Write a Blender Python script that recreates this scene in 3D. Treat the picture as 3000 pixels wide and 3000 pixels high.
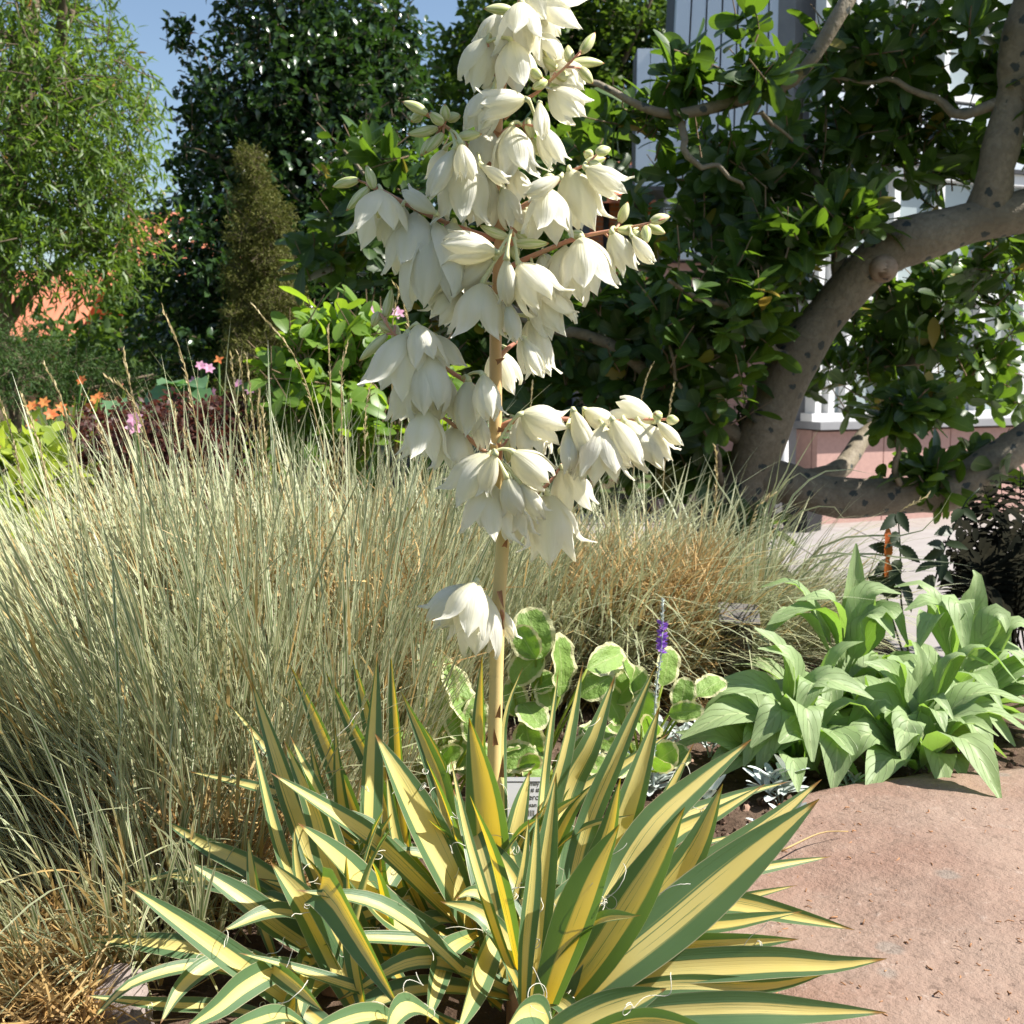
import bpy, math
import numpy as np
from mathutils import Matrix, Vector, noise as mnoise

scene = bpy.context.scene
col = scene.collection
for o in list(bpy.data.objects):
    bpy.data.objects.remove(o)

# ------------------------------------------------------------------ camera, sky, sun, exposure
F = 3600.0                      # focal length in pixels of a 3000 px wide picture
CAM_H = 0.70
PITCH = math.atan(420.0 / F)    # horizon at row 1080 of 3000
CT, ST = math.cos(PITCH), math.sin(PITCH)
cam_d = bpy.data.cameras.new('camera')
cam_d.sensor_width = 36.0
cam_d.sensor_fit = 'HORIZONTAL'
cam_d.lens = 36.0 * F / 3000.0
cam_d.clip_start = 0.02
cam_d.clip_end = 2000.0
cam_d.dof.use_dof = True
cam_d.dof.focus_distance = 1.5
cam_d.dof.aperture_fstop = 16.0
cam = bpy.data.objects.new('camera', cam_d)
col.objects.link(cam)
cam.location = (0, 0, CAM_H)
cam.rotation_euler = (math.pi / 2 - PITCH, 0, 0)
scene.camera = cam

SUN_DIR = Vector((0.67, -0.04, 0.73)).normalized()      # towards the sun
world = bpy.data.worlds.new('World')
scene.world = world
world.use_nodes = True
wn, wl = world.node_tree.nodes, world.node_tree.links
wn.clear()
w_out = wn.new('ShaderNodeOutputWorld')
w_bg = wn.new('ShaderNodeBackground')
w_sky = wn.new('ShaderNodeTexSky')
w_sky.sky_type = 'NISHITA'
w_sky.sun_disc = False
w_sky.sun_elevation = math.asin(SUN_DIR.z)
w_sky.sun_rotation = math.atan2(SUN_DIR.x, SUN_DIR.y)
w_sky.air_density = 1.0
w_sky.dust_density = 0.6
w_tc = wn.new('ShaderNodeTexCoord')
w_no = wn.new('ShaderNodeTexNoise')
w_no.inputs['Scale'].default_value = 4.5
w_no.inputs['Detail'].default_value = 6.0
w_no.inputs['Roughness'].default_value = 0.6
w_rp = wn.new('ShaderNodeValToRGB')
w_rp.color_ramp.elements[0].position = 0.56
w_rp.color_ramp.elements[1].position = 0.74
w_mx = wn.new('ShaderNodeMix'); w_mx.data_type = 'RGBA'
w_mx.inputs[7].default_value = (10.5, 10.8, 11.2, 1)
wl.new(w_tc.outputs['Generated'], w_no.inputs['Vector'])
wl.new(w_no.outputs[0], w_rp.inputs[0])
wl.new(w_rp.outputs[0], w_mx.inputs[0])
wl.new(w_sky.outputs[0], w_mx.inputs[6])
wl.new(w_mx.outputs[2], w_bg.inputs[0])
w_bg.inputs[1].default_value = 0.070
wl.new(w_bg.outputs[0], w_out.inputs[0])

sun_d = bpy.data.lights.new('sun', 'SUN')
sun_d.energy = 5.0
sun_d.angle = math.radians(0.55)
sun_d.color = (1.0, 0.955, 0.88)
sun = bpy.data.objects.new('sun', sun_d)
col.objects.link(sun)
sun.location = (6, -2, 8)
sun.rotation_euler = SUN_DIR.to_track_quat('Z', 'Y').to_euler()

scene.view_settings.view_transform = 'Standard'
scene.view_settings.look = 'None'
scene.view_settings.gamma = 1.0
scene.view_settings.use_curve_mapping = False
scene.view_settings.exposure = 1.15
scene.render.engine = 'CYCLES'
scene.cycles.max_bounces = 5
scene.cycles.diffuse_bounces = 3
scene.cycles.glossy_bounces = 2
scene.cycles.transmission_bounces = 3
scene.cycles.caustics_reflective = False
scene.cycles.caustics_refractive = False
scene.cycles.transparent_max_bounces = 6

# ------------------------------------------------------------------ helpers
def ray(px, py):
    cx, cy = (px - 1500.0) / F, (1500.0 - py) / F
    return np.array([cx, CT + cy * ST, -ST + cy * CT])

def P(px, py, Y):
    """world point on the ray of a photo pixel at world depth Y"""
    d = ray(px, py)
    return np.array([0, 0, CAM_H]) + d * (Y / d[1])

def G(px, py, z=0.0):
    d = ray(px, py)
    return np.array([0, 0, CAM_H]) + d * ((z - CAM_H) / d[2])

def m_px(n, Y):
    return n * Y / F

def nrm(v):
    v = np.asarray(v, float)
    return v / np.maximum(np.linalg.norm(v, axis=-1, keepdims=True), 1e-9)

WM = {}
def link(ob, parent=None, W=None):
    col.objects.link(ob)
    W = Matrix.Identity(4) if W is None else W
    if parent is not None:
        ob.parent = parent
        ob.matrix_basis = WM[parent.name].inverted() @ W
    else:
        ob.matrix_basis = W
    WM[ob.name] = W.copy()
    return ob

def tag(ob, label=None, cat=None, group=None, kind=None):
    if label: ob['label'] = label
    if cat: ob['category'] = cat
    if group: ob['group'] = group
    if kind: ob['kind'] = kind
    return ob

def thing(name, loc, label, cat, group=None):
    e = bpy.data.objects.new(name, None)
    e.empty_display_size = 0.05
    link(e, None, Matrix.Translation(Vector(loc)))
    return tag(e, label, cat, group)

def np_mesh(name, V, Fq, UV=None, mat=None, smooth=True):
    V = np.asarray(V, np.float32).reshape(-1, 3)
    Fq = np.asarray(Fq, np.int32)
    k = Fq.shape[1]
    me = bpy.data.meshes.new(name)
    me.vertices.add(len(V)); me.vertices.foreach_set('co', V.ravel())
    me.loops.add(Fq.size); me.loops.foreach_set('vertex_index', Fq.ravel())
    me.polygons.add(len(Fq))
    me.polygons.foreach_set('loop_start', np.arange(0, Fq.size, k, dtype=np.int32))
    me.polygons.foreach_set('use_smooth', np.full(len(Fq), smooth, dtype=bool))
    if UV is not None:
        uvl = me.uv_layers.new(name='UVMap')
        uvl.data.foreach_set('uv', np.asarray(UV, np.float32).reshape(-1, 2)[Fq.ravel()].ravel())
    me.update(calc_edges=True)
    me.validate()
    if mat: me.materials.append(mat)
    return me

def obj(name, me, parent=None, W=None):
    return link(bpy.data.objects.new(name, me), parent, W)

def cat_geo(parts):
    """join (V,F,UV) tuples with quads"""
    Vs, Fs, Us, n = [], [], [], 0
    for V, Fq, U in parts:
        V = np.asarray(V).reshape(-1, 3)
        Vs.append(V); Fs.append(np.asarray(Fq) + n); Us.append(np.asarray(U).reshape(-1, 2)); n += len(V)
    return np.concatenate(Vs), np.concatenate(Fs), np.concatenate(Us)

def grid_faces(nl, nc):
    a = np.arange(nl)[:, None] * (nc + 1) + np.arange(nc)[None, :]
    return np.stack([a, a + 1, a + nc + 2, a + nc + 1], -1).reshape(-1, 4)

def leaves(B, D, N, L, Wd, prof, droop=0.0, fold=0.15, nl=4, nc=2, wave=0.0, rng=None):
    """many leaves in one go: base B, direction D, normal N, length, width"""
    B = np.atleast_2d(B).astype(float); n = len(B)
    D = nrm(np.broadcast_to(D, (n, 3))); N = np.broadcast_to(N, (n, 3)).astype(float)
    N = nrm(N - D * (N * D).sum(-1, keepdims=True))
    S = np.cross(D, N)
    L = np.broadcast_to(L, (n,)).astype(float); Wd = np.broadcast_to(Wd, (n,)).astype(float)
    dr = np.broadcast_to(droop, (n,)).astype(float)
    t = np.linspace(0, 1, nl + 1); u = np.linspace(-1, 1, nc + 1)
    if prof is pf_obov: t = 1 - (1 - t) ** 1.5
    p = prof(t)
    c = B[:, None] + D[:, None] * (L[:, None] * t)[..., None] - N[:, None] * (dr[:, None] * L[:, None] * t ** 2)[..., None]
    hw = 0.5 * Wd[:, None] * p[None]
    V = c[:, :, None] + S[:, None, None] * (hw[:, :, None] * u)[..., None] \
        + N[:, None, None] * (fold * hw[:, :, None] * np.abs(u))[..., None]
    if wave and rng is not None:
        ph = rng.uniform(0, 6.28, (n, 1, 1))
        fr = rng.uniform(2.0, 3.6, (n, 1, 1))
        V = V + N[:, None, None] * (wave * hw[:, :, None] * np.abs(u) * np.sin(fr * t[None, :, None] * 6.28 + ph + 1.5 * u))[..., None]
    F1 = grid_faces(nl, nc)
    nv = (nl + 1) * (nc + 1)
    Fq = (F1[None] + (np.arange(n) * nv)[:, None, None]).reshape(-1, 4)
    uv = np.stack(np.broadcast_arrays((u[None] + 1) / 2, t[:, None]), -1).reshape(-1, 2)
    return V.reshape(-1, 3), Fq, np.tile(uv, (n, 1))

def catmull(pts, n):
    pts = np.asarray(pts, float)
    if len(pts) == 2:
        t = np.linspace(0, 1, n + 1)[:, None]
        return pts[0] * (1 - t) + pts[1] * t
    d = np.r_[0, np.cumsum(np.linalg.norm(np.diff(pts, axis=0), axis=1))]
    q = np.vstack([2 * pts[0] - pts[1], pts, 2 * pts[-1] - pts[-2]])
    out = []
    for s in np.linspace(0, d[-1], n + 1):
        i = min(max(np.searchsorted(d, s, 'right') - 1, 0), len(pts) - 2)
        t = (s - d[i]) / max(d[i + 1] - d[i], 1e-9)
        a, b, c, e = q[i], q[i + 1], q[i + 2], q[i + 3]
        out.append(0.5 * (2 * b + (c - a) * t + (2 * a - 5 * b + 4 * c - e) * t * t + (3 * b - a - 3 * c + e) * t ** 3))
    return np.array(out)

def tube(pts, rad, ns=8, cap=True):
    pts = np.asarray(pts, float); n = len(pts)
    rad = np.broadcast_to(rad, (n,))
    T = nrm(np.gradient(pts, axis=0))
    ref = np.array([0.0, 0, 1]) if abs(T[0][2]) < 0.9 else np.array([1.0, 0, 0])
    A = np.zeros_like(pts); a = nrm(ref - T[0] * ref.dot(T[0]))
    for i in range(n):
        a = nrm(a - T[i] * a.dot(T[i])); A[i] = a
    Bn = np.cross(T, A)
    th = np.linspace(0, 2 * math.pi, ns, endpoint=False)
    V = pts[:, None] + rad[:, None, None] * (A[:, None] * np.cos(th)[None, :, None] + Bn[:, None] * np.sin(th)[None, :, None])
    i = np.arange(n - 1)[:, None] * ns; j = np.arange(ns)[None]
    Fq = np.stack(np.broadcast_arrays(i + j, i + (j + 1) % ns, i + ns + (j + 1) % ns, i + ns + j), -1).reshape(-1, 4)
    uv = np.stack(np.broadcast_arrays(np.linspace(0, 1, ns)[None], np.linspace(0, 1, n)[:, None]), -1).reshape(-1, 2)
    V = V.reshape(-1, 3)
    if cap:
        m = len(V)
        V = np.vstack([V, pts[0], pts[-1]]); uv = np.vstack([uv, [0.5, 0], [0.5, 1]])
        j = np.arange(0, ns, 2); k = (j + 1) % ns; l = (j + 2) % ns
        c0 = np.stack([np.full_like(j, m), l, k, j], -1)
        c1 = np.stack([np.full_like(j, m + 1), j, k, l], -1) + np.array([0, (n - 1) * ns, (n - 1) * ns, (n - 1) * ns])
        Fq = np.vstack([Fq, c0, c1])
    return V, Fq, uv

def box_geo(x0, x1, y0, y1, z0, z1):
    V = np.array([[x, y, z] for z in (z0, z1) for y in (y0, y1) for x in (x0, x1)], float)
    Fq = np.array([[0, 2, 3, 1], [4, 5, 7, 6], [0, 1, 5, 4], [2, 6, 7, 3], [0, 4, 6, 2], [1, 3, 7, 5]])
    return V, Fq, np.zeros((8, 2))

def box(name, x0, x1, y0, y1, z0, z1, mat, parent=None):
    V, Fq, U = box_geo(x0, x1, y0, y1, z0, z1)
    return obj(name, np_mesh(name, V, Fq, U, mat, smooth=False), parent)

def frame_matrix(loc, zdir, roll=0.0, scale=1.0):
    z = Vector(zdir).normalized()
    q = z.to_track_quat('Z', 'Y')
    return Matrix.Translation(Vector(loc)) @ q.to_matrix().to_4x4() @ Matrix.Rotation(roll, 4, 'Z') @ Matrix.Scale(scale, 4)

def leaf_matrix(loc, d, n, L, W):
    """template leaf lies along +Y (unit length), normal +Z"""
    d = Vector(d).normalized(); n = Vector(n)
    n = (n - d * n.dot(d)).normalized()
    s = d.cross(n)
    M = Matrix((s * W, d * L, n * L)).transposed().to_4x4()
    M.translation = Vector(loc)
    return M

# leaf outlines
def pf_lance(t):   return np.clip(np.sin(np.pi * np.clip(t, 0, 1) ** 0.75) ** 0.85, 0, 1)
def pf_obov(t):
    a = np.sin(np.pi / 2 * np.clip(t / 0.62, 0, 1)) ** 1.25
    b = np.sqrt(np.clip(1 - (np.clip(t - 0.62, 0, 1) / 0.385) ** 2, 0, 1))
    return np.clip(np.where(t < 0.62, a, b), 0.05, 1)
def pf_round(t):   return np.clip(np.sqrt(np.clip(1 - (2 * t - 1.02) ** 2, 0, 1)), 0.06, 1)
def pf_blade(t):   return np.clip((0.75 + 0.5 * t) * (1 - t ** 2.2), 0.03, 1)
def pf_strap(t):   return np.clip(np.minimum(t * 3.2 + 0.18, 1) * (1 - t ** 3.0) ** 0.8, 0.03, 1)

# ------------------------------------------------------------------ materials
def new_mat(name):
    m = bpy.data.materials.new(name); m.use_nodes = True
    m.node_tree.nodes.clear()
    return m, m.node_tree.nodes, m.node_tree.links

def rand_val(n, l):
    """0..1 value different on each leaf, joined or separate"""
    g = n.new('ShaderNodeNewGeometry'); oi = n.new('ShaderNodeObjectInfo')
    a = n.new('ShaderNodeMath'); a.operation = 'ADD'
    l.new(g.outputs['Random Per Island'], a.inputs[0]); l.new(oi.outputs['Random'], a.inputs[1])
    f = n.new('ShaderNodeMath'); f.operation = 'FRACT'; l.new(a.outputs[0], f.inputs[0])
    return f.outputs[0]

def mixc(n, l, fac, a, b, mode='MIX'):
    m = n.new('ShaderNodeMix'); m.data_type = 'RGBA'; m.blend_type = mode
    for s, i in ((fac, 0), (a, 6), (b, 7)):
        if isinstance(s, (int, float)): m.inputs[i].default_value = s
        elif isinstance(s, tuple): m.inputs[i].default_value = s if len(s) == 4 else (*s, 1)
        else: l.new(s, m.inputs[i])
    return m.outputs[2]

def mth(n, l, op, a, b=0.0, c=0.0):
    m = n.new('ShaderNodeMath'); m.operation = op
    for s, i in ((a, 0), (b, 1), (c, 2)):
        if isinstance(s, (int, float)): m.inputs[i].default_value = s
        else: l.new(s, m.inputs[i])
    return m.outputs[0]

def sstep(n, l, x, e0, e1):
    m = n.new('ShaderNodeMapRange'); m.interpolation_type = 'SMOOTHSTEP'
    l.new(x, m.inputs[0]); m.inputs[1].default_value = e0; m.inputs[2].default_value = e1
    return m.outputs[0]

def noise(n, l, vec, scale, detail=3.0, rough=0.55):
    t = n.new('ShaderNodeTexNoise'); t.inputs['Scale'].default_value = scale
    t.inputs['Detail'].default_value = detail; t.inputs['Roughness'].default_value = rough
    if vec is not None: l.new(vec, t.inputs['Vector'])
    return t.outputs[0]

def uv_nodes(n, l):
    u = n.new('ShaderNodeUVMap'); u.uv_map = 'UVMap'
    s = n.new('ShaderNodeSeparateXYZ'); l.new(u.outputs[0], s.inputs[0])
    au = mth(n, l, 'ABSOLUTE', mth(n, l, 'MULTIPLY_ADD', s.outputs[0], 2.0, -1.0))
    return u.outputs[0], s.outputs[0], s.outputs[1], au

def finish(m, n, l, colr, tcol=None, tmix=0.3, rough=0.5, spec=0.4, bump=None, bstr=0.2, bdist=0.002, metal=0.0):
    out = n.new('ShaderNodeOutputMaterial')
    pb = n.new('ShaderNodeBsdfPrincipled')
    pb.inputs['Roughness'].default_value = rough
    pb.inputs['Specular IOR Level'].default_value = spec
    pb.inputs['Metallic'].default_value = metal
    if isinstance(colr, tuple): pb.inputs['Base Color'].default_value = (*colr[:3], 1)
    else: l.new(colr, pb.inputs['Base Color'])
    if bump is not None:
        b = n.new('ShaderNodeBump'); b.inputs['Strength'].default_value = bstr; b.inputs['Distance'].default_value = bdist
        l.new(bump, b.inputs['Height']); l.new(b.outputs[0], pb.inputs['Normal'])
    if tcol is not None:
        tr = n.new('ShaderNodeBsdfTranslucent')
        if isinstance(tcol, tuple): tr.inputs[0].default_value = (*tcol[:3], 1)
        else: l.new(tcol, tr.inputs[0])
        mx = n.new('ShaderNodeMixShader'); mx.inputs[0].default_value = tmix
        l.new(pb.outputs[0], mx.inputs[1]); l.new(tr.outputs[0], mx.inputs[2]); l.new(mx.outputs[0], out.inputs[0])
    else:
        l.new(pb.outputs[0], out.inputs[0])
    return m

def leaf_mat(name, c1, c2, tc, tmix=0.35, rough=0.45, spec=0.4, vein=None, nscale=25.0, odd=None):
    m, n, l = new_mat(name)
    r = rand_val(n, l)
    tcn = n.new('ShaderNodeTexCoord')
    nz = noise(n, l, tcn.outputs['Object'], nscale, 2)
    f = mth(n, l, 'MULTIPLY_ADD', nz, 0.6, mth(n, l, 'MULTIPLY_ADD', r, 0.8, -0.2))
    f = mth(n, l, 'MINIMUM', mth(n, l, 'MAXIMUM', f, 0.0), 1.0)
    c = mixc(n, l, f, c1, c2)
    t = mixc(n, l, f, tc, tuple(min(1, x * 1.35) for x in tc))
    uv, u, v, au = uv_nodes(n, l)
    if vein:
        mid = sstep(n, l, au, 0.07, 0.02)
        c = mixc(n, l, mth(n, l, 'MULTIPLY', mid, 0.65), c, vein)
    if odd:                                     # a few leaves of another colour
        r2 = mth(n, l, 'FRACT', mth(n, l, 'MULTIPLY', r, 37.7))
        pick = sstep(n, l, r2, odd[1], odd[1] + 0.02)
        c = mixc(n, l, pick, c, odd[0]); t = mixc(n, l, pick, t, odd[0])
    return finish(m, n, l, c, t, tmix, rough, spec)

def plain_mat(name, c1, c2=None, scale=12.0, rough=0.6, spec=0.3, bstr=0.0, metal=0.0, detail=5.0, bdist=0.004):
    m, n, l = new_mat(name)
    tcn = n.new('ShaderNodeTexCoord')
    nz = noise(n, l, tcn.outputs['Object'], scale, detail, 0.6)
    c = mixc(n, l, sstep(n, l, nz, 0.3, 0.7), c1, c2 if c2 else tuple(x * 0.75 for x in c1))
    return finish(m, n, l, c, None, 0, rough, spec, nz if bstr else None, bstr, bdist, metal)

def yucca_leaf_mat():
    m, n, l = new_mat('yucca_leaf')
    uv, u, v, au = uv_nodes(n, l)
    oi = n.new('ShaderNodeObjectInfo'); r = oi.outputs['Random']
    cb = n.new('ShaderNodeCombineXYZ')
    l.new(mth(n, l, 'MULTIPLY_ADD', u, 22.0, mth(n, l, 'MULTIPLY', r, 77.0)), cb.inputs[0])
    l.new(mth(n, l, 'MULTIPLY', v, 1.1), cb.inputs[1])
    l.new(mth(n, l, 'MULTIPLY', r, 31.0), cb.inputs[2])
    st = noise(n, l, cb.outputs[0], 1.0, 3, 0.6)
    off = mth(n, l, 'MULTIPLY_ADD', mth(n, l, 'FRACT', mth(n, l, 'MULTIPLY', r, 13.3)), 0.24, -0.12)
    ua = mth(n, l, 'ABSOLUTE', mth(n, l, 'ADD', mth(n, l, 'MULTIPLY_ADD', u, 2.0, -1.0), off))
    edge = mth(n, l, 'ADD', ua, mth(n, l, 'MULTIPLY_ADD', st, 0.30, -0.15))
    wid = mth(n, l, 'MULTIPLY_ADD', mth(n, l, 'FRACT', mth(n, l, 'MULTIPLY', r, 7.7)), 0.24, 0.315)
    d = mth(n, l, 'SUBTRACT', edge, wid)
    green = sstep(n, l, d, -0.03, 0.05)
    fine = sstep(n, l, st, 0.61, 0.65)
    green = mth(n, l, 'MAXIMUM', green, mth(n, l, 'MULTIPLY', fine, 0.85))
    tcn = n.new('ShaderNodeTexCoord')
    blot = noise(n, l, tcn.outputs['Object'], 9.0, 3)
    yel = mixc(n, l, blot, (0.72, 0.60, 0.15), (0.84, 0.76, 0.36))
    yel = mixc(n, l, mth(n, l, 'MULTIPLY', sstep(n, l, v, 0.35, 0.0), 0.75), yel, (0.62, 0.42, 0.03))
    g = mixc(n, l, blot, (0.075, 0.15, 0.065), (0.15, 0.245, 0.12))
    c = mixc(n, l, green, yel, g)
    t = mixc(n, l, green, (0.80, 0.53, 0.015), (0.16, 0.28, 0.02))
    c = mixc(n, l, sstep(n, l, au, 0.955, 0.985), c, (0.55, 0.48, 0.30))
    tip = sstep(n, l, mth(n, l, 'MULTIPLY_ADD', st, 0.05, v), 0.968, 1.0)
    c = mixc(n, l, tip, c, (0.22, 0.10, 0.04))
    spots = sstep(n, l, noise(n, l, tcn.outputs['Object'], 70.0, 4, 0.7), 0.72, 0.76)
    c = mixc(n, l, mth(n, l, 'MULTIPLY', spots, 0.7), c, (0.24, 0.14, 0.05))
    return finish(m, n, l, c, t, 0.42, 0.38, 0.45, st, 0.35, 0.0015)

def petal_mat():
    m, n, l = new_mat('petal')
    uv, u, v, au = uv_nodes(n, l)
    tcn = n.new('ShaderNodeTexCoord')
    nz = noise(n, l, tcn.outputs['Object'], 4.0, 3)
    cb = n.new('ShaderNodeCombineXYZ')
    l.new(mth(n, l, 'MULTIPLY', u, 16.0), cb.inputs[0]); l.new(mth(n, l, 'MULTIPLY', v, 0.7), cb.inputs[1])
    ln = noise(n, l, cb.outputs[0], 1.0, 2)
    c = mixc(n, l, nz, (0.93, 0.915, 0.83), (0.95, 0.94, 0.89))
    c = mixc(n, l, mth(n, l, 'MULTIPLY', sstep(n, l, v, 0.45, 0.0), 0.55), c, (0.75, 0.72, 0.40))
    c = mixc(n, l, mth(n, l, 'MULTIPLY', sstep(n, l, au, 0.35, 0.0), 0.25), c, (0.80, 0.80, 0.52))
    r = rand_val(n, l)
    c = mixc(n, l, mth(n, l, 'MULTIPLY', sstep(n, l, nz, 0.68, 0.8), mth(n, l, 'MULTIPLY', r, 0.5)), c, (0.62, 0.45, 0.2))
    t = mixc(n, l, nz, (0.98, 0.93, 0.70), (0.98, 0.95, 0.80))
    return finish(m, n, l, c, t, 0.55, 0.5, 0.25, ln, 0.25, 0.012)

def bud_mat():
    m, n, l = new_mat('bud')
    uv, u, v, au = uv_nodes(n, l)
    cb = n.new('ShaderNodeCombineXYZ')
    l.new(mth(n, l, 'MULTIPLY', u, 9.0), cb.inputs[0]); l.new(mth(n, l, 'MULTIPLY', v, 0.8), cb.inputs[1])
    ln = noise(n, l, cb.outputs[0], 1.0, 2)
    c = mixc(n, l, sstep(n, l, ln, 0.4, 0.65), (0.74, 0.72, 0.44), (0.45, 0.52, 0.17))
    c = mixc(n, l, sstep(n, l, v, 0.88, 1.0), c, (0.45, 0.16, 0.06))
    return finish(m, n, l, c, (0.6, 0.62, 0.2), 0.15, 0.45, 0.35)

def stalk_mat():
    m, n, l = new_mat('flower_stalk')
    tcn = n.new('ShaderNodeTexCoord'); g = n.new('ShaderNodeNewGeometry')
    s = n.new('ShaderNodeSeparateXYZ'); l.new(g.outputs['Position'], s.inputs[0])
    nz = noise(n, l, tcn.outputs['Object'], 30.0, 3)
    h = mth(n, l, 'ADD', s.outputs[2], mth(n, l, 'MULTIPLY_ADD', nz, 0.1, -0.05))
    c = mixc(n, l, sstep(n, l, h, 0.5, 0.85), (0.62, 0.46, 0.19), (0.58, 0.33, 0.17))
    c = mixc(n, l, mth(n, l, 'MULTIPLY', sstep(n, l, nz, 0.6, 0.75), 0.5), c, (0.42, 0.24, 0.10))
    return finish(m, n, l, c, None, 0, 0.5, 0.4, nz, 0.15, 0.003)

def grass_mat():
    m, n, l = new_mat('striped_grass')
    uv, u, v, au = uv_nodes(n, l)
    r = rand_val(n, l)
    g = mixc(n, l, r, (0.15, 0.225, 0.080), (0.28, 0.34, 0.165))
    w = mixc(n, l, r, (0.60, 0.61, 0.43), (0.53, 0.48, 0.28))
    c = mixc(n, l, sstep(n, l, au, 0.30, 0.5), g, w)
    dry = mth(n, l, 'FRACT', mth(n, l, 'MULTIPLY', r, 91.7))
    c = mixc(n, l, sstep(n, l, mth(n, l, 'SUBTRACT', dry, mth(n, l, 'MULTIPLY', v, 0.55)), 0.50, 0.75), c, (0.48, 0.33, 0.13))
    return finish(m, n, l, c, c, 0.30, 0.45, 0.35)

def straw_mat():
    m, n, l = new_mat('dry_straw')
    r = rand_val(n, l)
    c = mixc(n, l, r, (0.30, 0.17, 0.058), (0.60, 0.43, 0.19))
    return finish(m, n, l, c, c, 0.25, 0.5, 0.3)

def variegated_mat():
    m, n, l = new_mat('cream_edged_leaf')
    uv, u, v, au = uv_nodes(n, l)
    tcn = n.new('ShaderNodeTexCoord'); r = rand_val(n, l)
    nz = noise(n, l, uv, 7.0, 4, 0.65)
    tip = mth(n, l, 'ABSOLUTE', mth(n, l, 'MULTIPLY_ADD', v, 2.0, -1.0))
    ed = mth(n, l, 'MAXIMUM', au, mth(n, l, 'MULTIPLY', sstep(n, l, v, 0.5, 1.0), tip))
    e = sstep(n, l, mth(n, l, 'MULTIPLY_ADD', nz, 0.42, mth(n, l, 'ADD', ed, -0.21)), 0.72, 0.82)
    g = mixc(n, l, mth(n, l, 'MULTIPLY_ADD', nz, 0.6, mth(n, l, 'MULTIPLY', r, 0.4)), (0.17, 0.30, 0.055), (0.32, 0.46, 0.13))
    c = mixc(n, l, e, g, (0.72, 0.70, 0.40))
    c = mixc(n, l, mth(n, l, 'MULTIPLY', sstep(n, l, au, 0.06, 0.01), 0.6), c, (0.45, 0.52, 0.22))
    t = mixc(n, l, e, (0.25, 0.45, 0.03), (0.7, 0.65, 0.3))
    return finish(m, n, l, c, t, 0.35, 0.45, 0.35, nz, 0.5, 0.01)

def broad_mat():
    m, n, l = new_mat('pale_green_leaf')
    uv, u, v, au = uv_nodes(n, l)
    tcn = n.new('ShaderNodeTexCoord'); r = rand_val(n, l)
    nz = noise(n, l, tcn.outputs['Object'], 3.5, 4, 0.6)
    f = mth(n, l, 'MULTIPLY_ADD', nz, 0.7, mth(n, l, 'MULTIPLY_ADD', r, 0.5, -0.1))
    c = mixc(n, l, f, (0.22, 0.32, 0.12), (0.38, 0.47, 0.25))
    vv = mth(n, l, 'ABSOLUTE', mth(n, l, 'SUBTRACT', mth(n, l, 'FRACT', mth(n, l, 'MULTIPLY_ADD', v, 8.0, mth(n, l, 'MULTIPLY', au, -2.2))), 0.5))
    vein = mth(n, l, 'MULTIPLY', sstep(n, l, vv, 0.44, 0.5), 0.35)
    mid = sstep(n, l, au, 0.075, 0.03)
    c = mixc(n, l, mth(n, l, 'MAXIMUM', vein, mth(n, l, 'MULTIPLY', mid, 0.8)), c, (0.46, 0.53, 0.28))
    hole = sstep(n, l, noise(n, l, tcn.outputs['Object'], 11.0, 2), 0.745, 0.76)
    c = mixc(n, l, hole, c, (0.16, 0.10, 0.03))
    t = mixc(n, l, f, (0.26, 0.50, 0.04), (0.40, 0.60, 0.10))
    return finish(m, n, l, c, t, 0.36, 0.5, 0.28, mth(n, l, 'ADD', nz, vein), 0.6, 0.03)

def silver_mat():
    m, n, l = new_mat('silver_leaf')
    uv, u, v, au = uv_nodes(n, l); r = rand_val(n, l)
    c = mixc(n, l, r, (0.42, 0.48, 0.45), (0.60, 0.65, 0.62))
    c = mixc(n, l, sstep(n, l, au, 0.1, 0.02), c, (0.36, 0.42, 0.38))
    return finish(m, n, l, c, (0.5, 0.55, 0.45), 0.15, 0.7, 0.2)

def bark_mat():
    m, n, l = new_mat('smooth_spotted_bark')
    tcn = n.new('ShaderNodeTexCoord')
    nz = noise(n, l, tcn.outputs['Object'], 5.0, 5, 0.6)
    fine = noise(n, l, tcn.outputs['Object'], 45.0, 4, 0.65)
    c = mixc(n, l, sstep(n, l, nz, 0.3, 0.7), (0.19, 0.155, 0.105), (0.27, 0.23, 0.165))
    c = mixc(n, l, mth(n, l, 'MULTIPLY', sstep(n, l, fine, 0.35, 0.65), 0.6), c, (0.15, 0.12, 0.085))
    vo = n.new('ShaderNodeTexVoronoi'); vo.inputs['Scale'].default_value = 17.0
    l.new(tcn.outputs['Object'], vo.inputs['Vector'])
    dd = mth(n, l, 'MULTIPLY_ADD', fine, 0.7, mth(n, l, 'ADD', vo.outputs['Distance'], -0.35))
    sp = sstep(n, l, dd, 0.27, 0.20)
    pick = n.new('ShaderNodeSeparateColor'); l.new(vo.outputs['Color'], pick.inputs[0])
    sp = mth(n, l, 'MULTIPLY', sp, sstep(n, l, pick.outputs[0], 0.15, 0.25))
    c = mixc(n, l, sp, c, (0.05, 0.058, 0.055))
    return finish(m, n, l, c, None, 0, 0.65, 0.25, fine, 0.8, 0.010)

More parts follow.
